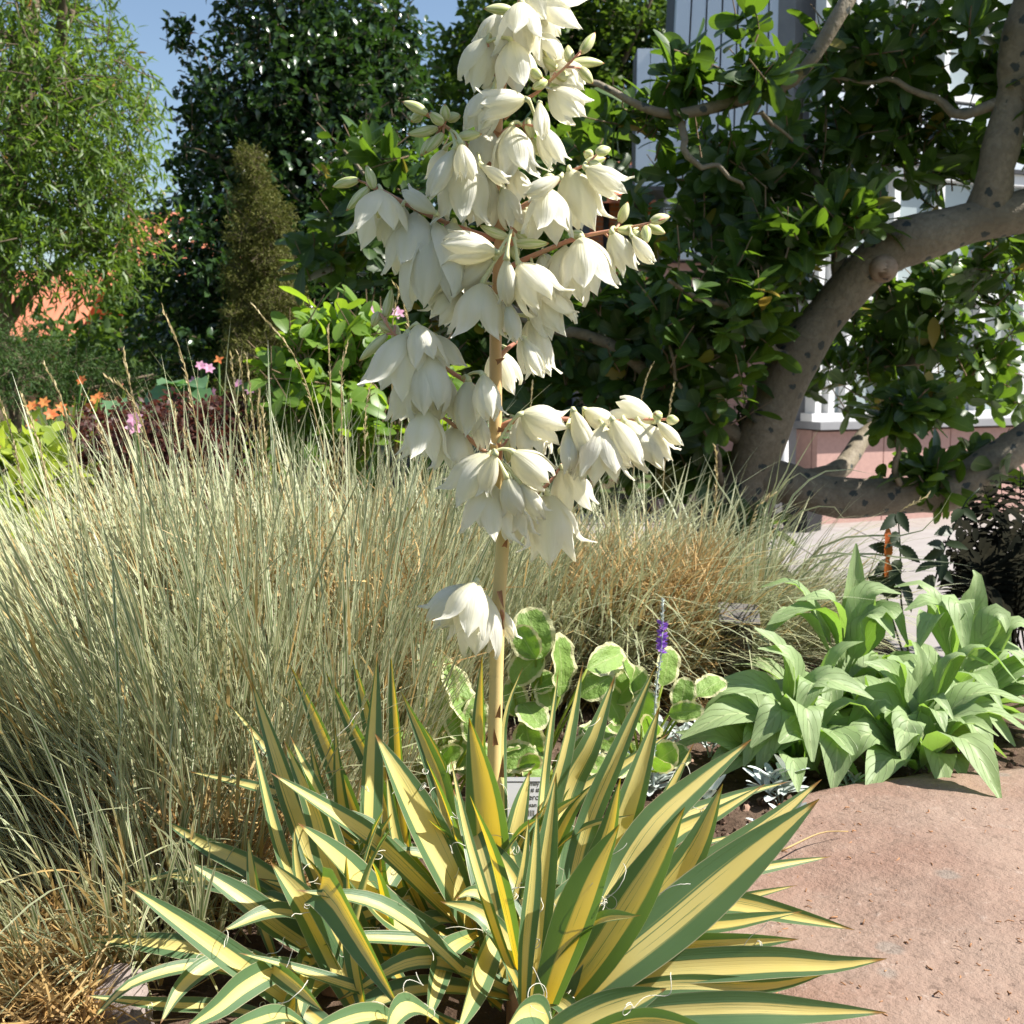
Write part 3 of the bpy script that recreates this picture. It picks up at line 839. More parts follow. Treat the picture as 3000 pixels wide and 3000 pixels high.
# darker trees closing the view behind
tree('background_tree', 'dark tree mass behind the tile roofs', 'tree',
     [(560, 1000, 12, 280, 220, 1.2), (250, 1060, 11, 200, 130, 1.0), (1150, 1000, 11.5, 300, 260, 1.2), (420, 840, 12.5, 60, 120, .5), (1450, 950, 11.5, 300, 260, 1.2), (1800, 1000, 11, 160, 200, .8)],
     2600, 8, 0.10, 0.06, pf_lance, M['oak'], 15, [(800, gy(0, 12.5), 12.5), (800, 1050, 12.5), (800, 940, 12.5)], 0.15, nbranch=10, outw=0.7)
# low conifer left edge
tree('low_conifer', 'low dark green conifer under the salmon roof', 'shrub',
     [(30, 1010, 6.4, 150, 70, .5), (70, 1120, 6.2, 180, 90, .5), (180, 1080, 6.4, 120, 80, .4), (-120, 1080, 6.3, 180, 120, .5), (330, 1120, 6.6, 140, 100, .5)],
     1600, 9, 0.035, 0.006, pf_lance, M['conifer'], 16, [(60, gy(0, 6.4), 6.4), (60, 1150, 6.4), (60, 1050, 6.4)], 0.05, nbranch=10, outw=1.0, nl=2, nc=1, shell=3.0)
# purple barberry
tree('barberry_shrub', 'dark purple leaved shrub behind the striped grass', 'shrub',
     [(330, 1290, 3.7, 150, 110, .3), (500, 1270, 3.6, 170, 110, .3), (640, 1250, 3.7, 110, 90, .25), (420, 1400, 3.6, 260, 130, .35), (600, 1380, 3.6, 170, 130, .3)],
     1500, 7, 0.020, 0.013, pf_round, M['barberry'], 17, [(470, gy(0, 3.7, 0), 3.7), (470, 1420, 3.7), (480, 1280, 3.7)], 0.018, nbranch=14, outw=0.8, nl=2, nc=1)
# lime green perennials left
tree('lime_shrub', 'yellow green leafy plant at the edge of the grass', 'plant',
     [(20, 1400, 3.3, 110, 110, .25), (120, 1440, 3.3, 120, 100, .25), (-60, 1500, 3.2, 140, 150, .3), (30, 1640, 3.1, 90, 150, .2)],
     260, 6, 0.065, 0.04, pf_lance, M['lime'], 18, [(30, gy(0, 3.3, 0), 3.3), (30, 1550, 3.3), (30, 1420, 3.3)], 0.012, nbranch=10, outw=0.8)

# ---- shrub and magnolia with separate leaves
def leaf_template(name, prof, aspect, mat, droop, fold, nl=5, nc=4, wave=0.0, seed=0):
    rg = np.random.default_rng(seed)
    V, Fq, U = leaves(np.zeros((1, 3)), np.array([[0, 1.0, 0]]), np.array([[0, 0, 1.0]]), 1.0, aspect, prof, droop, fold, nl, nc, wave, rg)
    V[:, 0] /= aspect
    return np_mesh(name, V, Fq, U, mat)

def whorls(pts, dirs, rng, lo=5, hi=9, L=0.11, W=0.048, lift=0.45):
    B, D, N, LL, WW = [], [], [], [], []
    for p, d in zip(pts, dirs):
        k = rng.integers(lo, hi)
        a = nrm(np.cross(d, rng.normal(size=3))); b = np.cross(d, a)
        ph = rng.uniform(0, 6.28)
        s = rng.uniform(0.75, 1.15)
        for j in range(k):
            th = ph + j * 2.4
            e = np.cos(th) * a + np.sin(th) * b
            el = rng.uniform(lift - 0.75, lift + 0.6)
            B.append(p - d * 0.75 * L * rng.uniform(0, 1.0)); e = nrm(e + rng.normal(0, 0.22, 3)); D.append(nrm(e + d * el)); N.append(nrm(d - e * el))
            LL.append(L * s * rng.uniform(0.45, 1.2)); WW.append(W * s * rng.uniform(0.75, 1.2))
    return map(np.array, (B, D, N, LL, WW))

def in_view(B):
    """rough photo pixel of world points"""
    v = B - np.array([0, 0, CAM_H])
    f = v[:, 1] * CT - v[:, 2] * ST; up = v[:, 1] * ST + v[:, 2] * CT
    return 1500 + F * v[:, 0] / f, 1500 - F * up / f, f

def separate_leaves(root, B, D, N, LL, WW, temps, mat, prof, rng, nsep=300, droop=0.2, fold=0.2):
    px, py, f = in_view(B)
    ok = (px > -20) & (px < 3020) & (py > -20) & (py < 1500)
    score = np.where(ok, LL / f * np.abs((N * nrm(B)).sum(1) * 0.7 + 0.3), -1) / f
    order = np.argsort(-score)
    sep = order[:nsep]; rest = order[nsep:]
    for i in sep:
        obj('leaf', temps[int(i) % len(temps)], root, leaf_matrix(B[i], D[i], N[i], LL[i], WW[i]))
    V, Fq, U = leaves(B[rest], D[rest], N[rest], LL[rest], WW[rest], prof, rng.uniform(0.0, 0.4, len(rest)), fold, 5, 2)
    o = obj('crown', np_mesh('crown', V, Fq, U, mat), root); tag(o, kind='stuff')

mag_t = [leaf_template('leaf', pf_obov, 0.42, M['magn'], d_, f_, 6, 4, 0.10, s_) for d_, f_, s_ in ((0.12, 0.2, 1), (0.28, 0.3, 2), (0.05, 0.15, 3))]
shr_t = [leaf_template('leaf', pf_obov, 0.42, M['shrub'], d_, f_, 6, 4, 0.10, s_) for d_, f_, s_ in ((0.12, 0.2, 1), (0.28, 0.3, 2), (0.05, 0.15, 3))]

def magnolia():
    rg = np.random.default_rng(21)
    Y0 = 4.7
    root = thing('magnolia_tree', tuple(P(2080, 1590, Y0)), 'magnolia tree with a smooth spotted trunk forking low over the grass', 'tree')
    def limb(name, px, w, n=24, par=root, seed=0):
        pts = catmull([P(a, b, y) for a, b, y in px], n)
        rr = np.interp(np.linspace(0, 1, n + 1), np.linspace(0, 1, len(w)), [m_px(x / 2, Y0) for x in w])
        k = np.linspace(0, 1, n + 1)
        rr = rr * (1 + 0.05 * np.sin(k * 23 + seed) + 0.03 * np.sin(k * 51 + seed))
        pts = pts + 0.012 * np.stack([np.sin(k * 17 + seed), np.cos(k * 13 + seed), np.sin(k * 21)], -1)
        V, Fq, U = tube(pts, rr, 18)
        return obj(name, np_mesh(name, V, Fq, U, M['bark']), par), pts
    tr, _ = limb('trunk', [(1985, 1660, 4.75), (2100, 1540, 4.72), (2185, 1420, 4.7), (2225, 1310, 4.68), (2300, 1120, 4.64), (2385, 960, 4.6), (2490, 830, 4.56), (2610, 735, 4.52), (2760, 690, 4.5), (2890, 640, 4.5), (3040, 590, 4.5), (3300, 470, 4.6)],
               [200, 175, 160, 145, 135, 125, 118, 128, 118, 120, 115, 95], 44)
    limb('branch', [(2870, 650, 4.5), (2905, 560, 4.48), (2940, 420, 4.45), (2975, 220, 4.42), (3010, 0, 4.4), (3040, -260, 4.4)], [118, 98, 92, 90, 85, 70], 20, seed=1)
    limb('branch', [(2190, 1400, 4.7), (2300, 1420, 4.66), (2450, 1448, 4.62), (2640, 1462, 4.6), (2790, 1430, 4.6), (2920, 1350, 4.6), (3060, 1255, 4.6), (3250, 1100, 4.7)], [130, 118, 112, 108, 112, 105, 98, 80], 26, seed=2)
    limb('branch', [(2260, 1440, 4.75), (2440, 1380, 5.0), (2530, 1290, 5.2), (2620, 1180, 5.4), (2700, 1000, 5.5), (2740, 800, 5.6)], [80, 66, 60, 52, 40, 26], 18, seed=3)
    limb('branch', [(3020, -60, 4.4), (2760, -150, 4.3), (2560, -70, 4.25), (2480, 30, 4.2), (2390, 150, 4.2), (2290, 245, 4.2), (2150, 308, 4.2), (1995, 332, 4.2), (1880, 300, 4.2), (1740, 250, 4.2), (1600, 250, 4.25)],
         [60, 52, 46, 42, 38, 34, 31, 29, 24, 17, 8], 34, seed=4)
    limb('branch', [(1988, 335, 4.2), (2000, 410, 4.18), (2028, 475, 4.18), (2110, 490, 4.2), (2180, 560, 4.25)], [22, 18, 15, 11, 8], 10, seed=5)
    limb('branch', [(2230, 270, 4.2), (2215, 330, 4.18), (2250, 350, 4.2), (2330, 420, 4.3)], [15, 12, 9, 6], 8, seed=6)
    limb('branch', [(2960, 300, 4.44), (2800, 330, 4.5), (2700, 265, 4.5), (2560, 235, 4.5), (2440, 235, 4.5)], [34, 26, 18, 13, 8], 14, seed=7)
    limb('branch', [(2330, 1080, 4.64), (2200, 960, 4.4), (2080, 880, 4.2), (1960, 830, 4.1)], [40, 26, 18, 10], 12, seed=8)
    limb('branch', [(2225, 1330, 4.7), (2050, 1200, 4.6), (1900, 1100, 4.5), (1750, 1000, 4.5), (1500, 900, 4.6), (1200, 640, 4.7), (1000, 450, 4.8)], [55, 44, 36, 28, 22, 16, 8], 24, seed=9)
    limb('branch', [(2120, 1420, 4.6), (2080, 1280, 4.45), (2010, 1150, 4.35), (1950, 1020, 4.3)], [22, 17, 13, 7], 12, seed=10)
    limb('branch', [(2475, 840, 4.56), (2420, 600, 4.7), (2360, 430, 4.8), (2330, 200, 4.9)], [50, 36, 24, 14], 14, seed=11)
    limb('branch', [(2640, 1455, 4.6), (2625, 1350, 4.5), (2640, 1240, 4.45), (2660, 1160, 4.4)], [22, 17, 13, 8], 10, seed=12)
    limb('branch', [(2580, 720, 4.52), (2577, 650, 4.42), (2575, 600, 4.4)], [16, 13, 8], 6, seed=13)
    # pruned knot on the trunk
    k = P(2583, 775, 4.50)
    V, Fq, U = tube(np.array([k + [0, 0.03, 0.0], k + [-0.004, -0.045, -0.02], k + [-0.005, -0.072, -0.03], k + [-0.005, -0.070, -0.03], k + [-0.005, -0.060, -0.028]]), [0.060, 0.050, 0.040, 0.028, 0.012], 14)
    obj('branch_knot', np_mesh('branch_knot', V, Fq, U, plain_mat('knot_wood', (0.42, 0.31, 0.23), (0.30, 0.21, 0.15), 25, 0.7)), tr)
    blobs = [  # px, py, Y, rx, ry, depth ; n whorls
        (2130, 450, 4.6, 250, 130, .35, 24), (2080, 640, 4.9, 290, 170, .45, 60), (2330, 560, 4.9, 260, 170, .4, 50), (2480, 150, 4.6, 150, 150, .35, 22),
        (2680, 150, 4.7, 200, 200, .4, 24), (2880, 180, 4.8, 140, 220, .3, 13), (2640, 420, 4.8, 210, 140, .35, 30), (2500, 330, 4.8, 180, 120, .3, 20), (2800, 480, 4.9, 150, 130, .3, 16),
        (2150, 860, 4.6, 300, 190, .5, 66), (1900, 950, 4.6, 260, 220, .5, 60), (2050, 1130, 4.6, 230, 180, .4, 44), (1800, 1180, 4.8, 300, 190, .5, 60),
        (2650, 930, 5.6, 330, 150, .4, 50), (2880, 1040, 5.6, 220, 170, .4, 34), (2520, 1080, 5.6, 190, 150, .4, 30), (2760, 820, 5.4, 260, 120, .3, 34),
        (1130, 470, 4.9, 210, 110, .35, 30), (1080, 700, 5.1, 240, 190, .4, 46), (1400, 750, 5.1, 260, 200, .4, 44), (1600, 520, 5.0, 240, 190, .4, 36), (1850, 320, 4.5, 130, 90, .25, 12), (1330, 980, 5.0, 300, 170, .4, 50), (1600, 1000, 5.0, 260, 200, .5, 50),
        (2280, 700, 4.3, 200, 110, .2, 20), (2480, 620, 4.3, 110, 70, .15, 8), (2010, 200, 4.25, 90, 60, .12, 7), (2200, 40, 4.3, 70, 40, .12, 3), (3250, 250, 4.5, 300, 330, .7, 95), (3350, -250, 4.6, 400, 330, .8, 110), (3450, 700, 4.5, 260, 330, .6, 80), (2900, -330, 4.6, 350, 220, .7, 80), (2230, 230, 4.2, 110, 60, .15, 9),  # unseen crown past the right and top edges, added to shade the trunk
        (2950, 760, 4.9, 120, 120, .3, 14), (2900, 1350, 4.7, 130, 70, .2, 14), (2700, 1390, 4.65, 130, 50, .2, 14), (2640, 1200, 4.45, 75, 60, .15, 8), (2700, 1170, 4.4, 90, 60, .15, 10), (2330, 1000, 4.2, 40, 40, .1, 0),
        (2170, 1520, 4.7, 120, 60, .25, 12), (2000, 1330, 4.9, 220, 120, .3, 30), (1700, 1330, 4.9, 260, 120, .3, 34)]
    allp, alld = [], []
    for b in blobs:
        if b[6] == 0: continue
        p, d, *_ = blob_points([b[:6]], b[6], rg, 2.2)
        allp.append(p); alld.append(nrm(d * 0.6 + rg.normal(0, 0.45, d.shape) + np.array([0, -0.1, 0.55])))
    # sun-lit sprigs that stand out in the photograph
    for (a, b2, y) in ((2575, 590, 4.4), (2450, 660, 4.3), (2120, 950, 4.1), (2210, 830, 4.1), (1985, 720, 4.1), (2050, 830, 4.0), (2650, 1150, 4.4), (2720, 1180, 4.4), (2610, 1190, 4.4), (2700, 1120, 4.42), (1990, 190, 4.2), (2170, 250, 4.2), (2380, 690, 4.3)):
        allp.append(P(a, b2, y)[None]); alld.append(nrm(np.array([[0.1, -0.35, 0.8]]) + rg.normal(0, 0.2, (1, 3))))
    pts, dirs = np.vstack(allp), np.vstack(alld)
    V, Fq, U = twig_geo(pts, dirs, 0.11, 0.0035, rg, 0.8)
    o = obj('twigs', np_mesh('twigs', V, Fq, U, M['twig']), root); tag(o, kind='stuff')
    B, D, N, LL, WW = whorls(pts, dirs, rg, 6, 12, 0.125, 0.052)
    separate_leaves(root, B, D, N, LL, WW, mag_t, M['magn'], pf_obov, rg)
magnolia()

def bright_shrub():
    rg = np.random.default_rng(22)
    root = thing('leafy_shrub', (P(1000, 1300, 3.9)[0], 3.9, 0.0), 'bright green sunlit shrub with oval leaves behind the striped grass', 'shrub')
    blobs = [(1000, 980, 3.85, 170, 90, .22, 44), (880, 1060, 3.8, 130, 90, .2, 28), (1120, 1040, 3.9, 160, 110, .22, 34), (960, 1160, 3.8, 190, 100, .25, 34), (1230, 1130, 4.0, 140, 120, .22, 24), (860, 1230, 3.75, 120, 90, .2, 12), (1060, 1270, 3.8, 180, 90, .22, 16)]
    allp, alld = [], []
    for b in blobs:
        p, d, *_ = blob_points([b[:6]], b[6], rg, 2.6)
        allp.append(p); alld.append(nrm(d * 0.6 + rg.normal(0, 0.35, d.shape) + np.array([0, -0.1, 0.7])))
    pts, dirs = np.vstack(allp), np.vstack(alld)
    base = np.array([P(1010, 1300, 3.9)[0], 3.9, -0.03])
    for i in range(12):
        c = pts[rg.integers(len(pts))]
        a = base + rg.normal(0, 0.04, 3) * [1, 1, 0]
        p = catmull([a, (a + c) / 2 + rg.normal(0, 0.05, 3), c], 7)
        V, Fq, U = tube(p, np.linspace(0.010, 0.004, 8), 6)
        obj('stem', np_mesh('stem', V, Fq, U, M['twig']), root)
    V, Fq, U = twig_geo(pts, dirs, 0.12, 0.003, rg, 0.9)
    o = obj('twigs', np_mesh('twigs', V, Fq, U, M['twig']), root); tag(o, kind='stuff')
    B, D, N, LL, WW = whorls(pts, dirs, rg, 5, 9, 0.10, 0.043)
    separate_leaves(root, B, D, N, LL, WW, shr_t, M['shrub'], pf_obov, rg, 240)
bright_shrub()

# ------------------------------------------------------------------ flowering perennials, left background
def blossom_geo(c, d, L, W, k, rg, prof=pf_lance):
    a = nrm(np.cross(d, rg.normal(size=3))); b = np.cross(d, a)
    th = np.arange(k) * 6.283 / k + rg.uniform(0, 6)
    e = np.cos(th)[:, None] * a + np.sin(th)[:, None] * b
    D = nrm(e + d * 0.45); N = nrm(d - e * 0.45)
    return leaves(np.repeat(c[None], k, 0), D, N, L, W, prof, 0.25, 0.15, 3, 2)

def perennial(name, label, cat, group, px, Y, hpx, nleaf, L, W, mat, blossoms, bmat, bL, seed, lean=0.35, bk=6):
    """strap-leaved clump with blossoms on stems; hpx = top row of leaves"""
    rg = np.random.default_rng(seed)
    z0 = 0.0 if Y < 5 else LOW
    base = np.array([P(px, 1080, Y)[0], Y, z0 - 0.02])
    root = thing(name, tuple(base), label, cat, group)
    top = P(px, hpx, Y)[2]
    B = base + rg.normal(0, 0.05, (nleaf, 3)) * [1, 1, 0]
    D = nrm(np.array([0, 0, 1.0]) + rg.normal(0, lean, (nleaf, 3)) * [1, 1, 0.2])
    N = nrm(np.array([0, -1.0, 0.5]) + rg.normal(0, 0.5, (nleaf, 3)))
    LL = (top - z0) * rg.uniform(0.6, 1.15, nleaf)
    V, Fq, U = leaves(B, D, N, LL, W, pf_strap, 0.15, 0.2, 6, 2)
    o = obj('foliage', np_mesh('foliage', V, Fq, U, mat), root); tag(o, kind='stuff')
    for (bx, by) in blossoms:
        c = P(bx, by, Y - 0.05)
        p = catmull([base + rg.normal(0, 0.03, 3) * [1, 1, 0], (base + c) / 2 + rg.normal(0, 0.03, 3), c], 6)
        V, Fq, U = tube(p, 0.0035, 5)
        st = obj('stem', np_mesh('stem', V, Fq, U, M['midgreen']), root)
        parts = [blossom_geo(c, nrm(np.array([rg.normal(0, .4), -0.8, 0.5])), bL * rg.uniform(.8, 1.2), bL * 0.62, bk, rg)]
        V, Fq, U = cat_geo(parts)
        obj('blossom', np_mesh('blossom', V, Fq, U, bmat), st)

perennial('daylily', 'clump with salmon pink blooms beside the yellow green plant', 'flowers', 'lilies in the left bed', 60, 4.3, 1230, 60, 0, 0.03, M['midgreen'], [(95, 1240), (45, 1280), (150, 1215), (80, 1330), (20, 1300), (10, 1370)], M['orangefl'], 0.026, 31)
perennial('daylily', 'clump with orange blooms below the low conifer', 'flowers', 'lilies in the left bed', 200, 4.7, 1150, 60, 0, 0.03, M['lime'], [(240, 1115), (95, 1190), (190, 1210), (265, 1190), (280, 1170), (130, 1180)], M['orangefl'], 0.024, 32)
perennial('daylily', 'clump of reddish tinted strap leaves before the purple shrub', 'flowers', 'lilies in the left bed', 290, 4.4, 1180, 50, 0, 0.025, M['midgreen'], [(292, 1160), (180, 1195), (225, 1260)], M['orangefl'], 0.02, 33)
perennial('pink_anemone', 'pink flowering clump rising behind the purple shrub', 'flowers', None, 570, 4.2, 1130, 40, 0, 0.035, M['midgreen'], [(588, 1072), (612, 1080), (590, 1150), (625, 1152), (700, 1125), (735, 1140), (570, 1120)], M['pinkfl'], 0.022, 34)
perennial('pink_anemone', 'single pale pink flower in front of the purple shrub', 'flowers', None, 395, 3.3, 1420, 16, 0, 0.02, M['midgreen'], [(391, 1252), (396, 1228)], M['pinkfl'], 0.026, 35)
perennial('pink_anemone', 'pink flowers peeping above the bright green shrub', 'flowers', None, 1140, 4.4, 1000, 20, 0, 0.03, M['midgreen'], [(1095, 910), (1165, 918), (1128, 925)], M['pinkfl'], 0.026, 36)
perennial('lily', 'plant with one cream and red bud behind the grass plumes', 'flowers', None, 645, 4.3, 1160, 16, 0, 0.03, M['lime'], [(641, 1055)], M['orangefl'], 0.018, 37, bk=4)

def big_leaf_plant():
    rg = np.random.default_rng(38)
    Y = 4.0
    base = np.array([P(530, 1300, Y)[0], Y, -0.02])
    root = thing('broad_leaved_perennial', tuple(base), 'plant with a few large blue green leaves above the purple shrub', 'plant')
    t = leaf_template('leaf', pf_lance, 0.6, M['bluegreen'], 0.25, 0.2, 6, 4, 0.2, 4)
    for (a, b, c, d) in ((530, 1140, 440, 1150), (530, 1140, 600, 1165), (530, 1130, 480, 1100), (540, 1130, 580, 1105), (520, 1150, 570, 1180), (530, 1145, 500, 1180), (470, 1190, 440, 1180), (350, 1170, 330, 1195)):
        p0, p1 = P(a, b, Y), P(c, d, Y - 0.12)
        V, Fq, U = tube(catmull([base, (base + p0) / 2 + [0, -.03, 0], p0], 5), 0.004, 5)
        st = obj('leaf_stem', np_mesh('leaf_stem', V, Fq, U, M['midgreen']), root)
        L = np.linalg.norm(p1 - p0) * 1.2
        obj('leaf', t, st, leaf_matrix(p0, p1 - p0, (0, -0.4, 1), L, L * 0.6))
big_leaf_plant()

# ------------------------------------------------------------------ striped grass
def grass_blades(n, rg, xr, yr, lean, Lr, W=0.006, curl=0.35, height=None):
    X = rg.uniform(*xr, n); Yv = rg.uniform(*yr, n)
    B = np.stack([X, Yv, np.full(n, -0.01)], -1)
    return B

def make_grass(name, label, clumps, seed, straw_n, straw_px, heads):
    """clumps: (px, Y, radius m, n, height m, lean (x,y), spread, curl)"""
    rg = np.random.default_rng(seed)
    c0 = clumps[0]
    root = thing(name, (P(c0[0], 1500, c0[1])[0], c0[1], 0.0), label, 'grass')
    parts = []
    for (px, Y, rad, n, h, lean, spread, curl) in clumps:
        cx = P(px, 1500, Y)[0]
        # tillers: shoots carrying several blades, as the real plant does
        nt = n // 6
        a = rg.uniform(0, 6.283, nt); r = rad * np.sqrt(rg.uniform(0, 1, nt))
        tb = np.stack([cx + r * np.cos(a), Y + r * np.sin(a), np.full(nt, -0.015)], -1)
        outd = np.stack([np.cos(a), np.sin(a), np.zeros(nt)], -1) * (r / rad)[:, None]
        td = nrm(np.array([lean[0], lean[1], 1.0]) + outd * spread + rg.normal(0, 0.10, (nt, 3)) * [1, 1, 0])
        th = h * rg.uniform(0.55, 1.1, nt)
        # culms
        for i in range(0, nt, 3):
            p = np.array([tb[i], tb[i] + td[i] * th[i] * 0.45, tb[i] + td[i] * th[i] * 0.8])
            parts.append(tube(p, [0.0013, 0.0012, 0.0008], 3, False))
        s = rg.uniform(0.0, 0.62, (nt, 6)); s[:, :2] *= 0.3
        B = (tb[:, None] + td[:, None] * (th[:, None] * s)[..., None]).reshape(-1, 3)
        D = np.repeat(td, 6, 0) + nrm(rg.normal(size=(nt * 6, 3))) * rg.uniform(0.08, 0.34, (nt * 6, 1))
        D = nrm(D)
        hz = nrm(D * [1, 1, 0] + rg.normal(0, 0.12, D.shape))
        N = nrm(np.array([0, 0, 1.0]) - hz * 1.2 + rg.normal(0, 0.3, D.shape))
        L = np.repeat(th, 6) * rg.uniform(0.32, 0.62, nt * 6)
        W = rg.uniform(0.0028, 0.0060, nt * 6)
        dr = rg.gamma(1.5, curl / 1.5, nt * 6)
        parts.append(leaves(B, D, N, L, W, pf_blade, np.clip(dr, 0, 1.1), 0.25, 6, 1))
    # drop blades' tips that dip below the ground
    V, Fq, U = cat_geo(parts)
    V[:, 2] = np.maximum(V[:, 2], -0.012)
    o = obj('blades', np_mesh('blades', V, Fq, U, M['grass']), root); tag(o, kind='stuff')
    # dry straw near the ground
    n = straw_n
    B = []
    for (a, b, c, d, zmax, wgt) in straw_px:
        k = int(n * wgt)
        z = rg.uniform(0, 1, k) ** 1.6 * zmax
        for zz in z:
            g = G(rg.uniform(a, b), rg.uniform(c, d), 0.0); B.append([g[0], g[1], zz])
    B = np.array(B)
    D = nrm(rg.normal(size=B.shape) * [1, 1, 0.55] + [0, 0, 0.12])
    N = nrm(rg.normal(size=B.shape))
    L = rg.uniform(0.02, 0.085, len(B)) * (1 + 1.2 * np.clip(B[:, 2] / 0.3, 0, 1)); W = rg.uniform(0.002, 0.0046, len(B))
    D[:, 2] += np.clip(B[:, 2] * 4, 0, 1.0); D = nrm(D)
    V, Fq, U = leaves(B, D, N, L, W, pf_blade, rg.normal(0, 0.6, len(B)), 0.2, 5, 1)
    V[:, 2] = np.maximum(V[:, 2], -0.01)
    o = obj('dry_straw', np_mesh('dry_straw', V, Fq, U, M['straw']), root); tag(o, kind='stuff')
    for (tip, bend, Y, kind_) in heads:
        t_, b_ = P(*tip, Y), P(*bend, Y)
        low = b_ + (b_ - t_) * 0.6; low[2] = max(low[2] - 0.15, 0.05)
        low[1] += 0.05
        p = catmull([low, b_, t_], 14)
        hp = [tube(p, np.linspace(0.0013, 0.0006, 15), 5)]
        k = 34
        ii = np.linspace(0.42, 1.0, k)
        c = np.array([p[min(int(x * 14), 14)] + (p[min(int(x * 14) + 1, 14)] - p[min(int(x * 14), 14)]) * (x * 14 % 1) for x in ii])
        ax = nrm(t_ - b_)
        D = nrm(ax * 1.0 + nrm(rg.normal(size=(k, 3))) * (0.28 if kind_ == 0 else 0.55))
        hp.append(leaves(c, D, nrm(rg.normal(size=(k, 3))), rg.uniform(0.009, 0.015, k), 0.0034, pf_lance, 0.1, 0.4, 3, 2))
        V, Fq, U = cat_geo(hp)
        obj('seed_head', np_mesh('seed_head', V, Fq, U, M['seed']), root)
    return root

left_clumps = [
    (650, 1.95, 0.30, 3900, 0.60, (-0.18, -0.05), 0.45, 0.16),
    (330, 1.85, 0.28, 3400, 0.60, (-0.42, -0.08), 0.45, 0.18),
    (950, 2.20, 0.26, 3200, 0.60, (-0.02, 0.0), 0.40, 0.15),
    (60, 1.75, 0.26, 2700, 0.58, (-0.58, -0.10), 0.45, 0.20),
    (1180, 2.45, 0.22, 2300, 0.56, (0.02, 0.0), 0.38, 0.16),
    (400, 2.35, 0.30, 2500, 0.62, (-0.20, 0.0), 0.4, 0.16),
    (560, 1.66, 0.15, 1300, 0.36, (0.0, -0.05), 0.5, 0.3),
    (300, 1.50, 0.20, 900, 0.30, (-0.30, -0.15), 0.6, 0.3),
    (60, 1.42, 0.18, 900, 0.34, (-0.40, -0.20), 0.6, 0.25),
]
heads_l = [((478, 910), (540, 1070), 2.0, 0), ((362, 1035), (385, 1150), 2.0, 0), ((315, 1108), (400, 1190), 1.95, 0), ((133, 1075), (190, 1200), 2.0, 0), ((745, 898), (880, 1080), 2.1, 0),
           ((1155, 835), (1190, 900), 2.3, 0), ((962, 965), (965, 1080), 2.2, 0), ((1018, 1010), (1000, 1110), 2.2, 1), ((700, 1045), (715, 1150), 2.1, 0), ((722, 1045), (735, 1160), 2.1, 0), ((677, 1045), (690, 1160), 2.1, 1),
           ((1170, 860), (1150, 960), 2.3, 0), ((0, 1170), (40, 1300), 1.9, 0), ((62, 1160), (110, 1290), 1.9, 1), ((1090, 1110), (1070, 1220), 2.3, 1), ((505, 1180), (520, 1270), 2.1, 1), ((770, 1190), (775, 1280), 2.0, 1), ((540, 1270), (560, 1340), 2.0, 1), ((760, 1150), (758, 1230), 2.1, 0), ((290, 1260), (320, 1330), 2.0, 1)]
make_grass('striped_grass', 'tall pale striped grass clump with seed plumes left of the flower spike', left_clumps, 41, 24000,
           [(-150, 620, 2250, 2700, 0.10, 0.34), (-150, 300, 2700, 3080, 0.05, 0.16), (300, 900, 2150, 2700, 0.13, 0.2), (0, 1300, 1900, 2300, 0.22, 0.25), (200, 1300, 1950, 2350, 0.36, 0.30)], heads_l)
right_clumps = [
    (1700, 2.80, 0.26, 3800, 0.48, (0.0, -0.05), 0.9, 0.45),
    (1950, 2.95, 0.26, 3800, 0.47, (0.10, -0.05), 0.9, 0.45),
    (1480, 2.65, 0.22, 2600, 0.48, (0.0, -0.05), 0.7, 0.4),
    (2180, 3.00, 0.20, 1700, 0.42, (0.25, -0.05), 0.9, 0.5),
    (1330, 2.60, 0.18, 2000, 0.48, (0.0, 0.0), 0.6, 0.3),
]
heads_r = [((1975, 1130), (1960, 1210), 2.8, 1), ((2265, 1450), (2210, 1500), 2.7, 1), ((2720, 1450), (2610, 1530), 2.8, 1), ((1560, 1130), (1555, 1200), 2.7, 0), ((2095, 1310), (2100, 1380), 2.8, 1), ((1910, 1070), (1880, 1160), 2.9, 0)]
make_grass('striped_grass', 'shorter tangled striped grass with golden straw right of the flower spike', right_clumps, 42, 14000,
           [(1450, 2150, 1800, 2040, 0.18, 0.4), (1560, 2080, 1930, 2070, 0.245, 0.6)], heads_r)

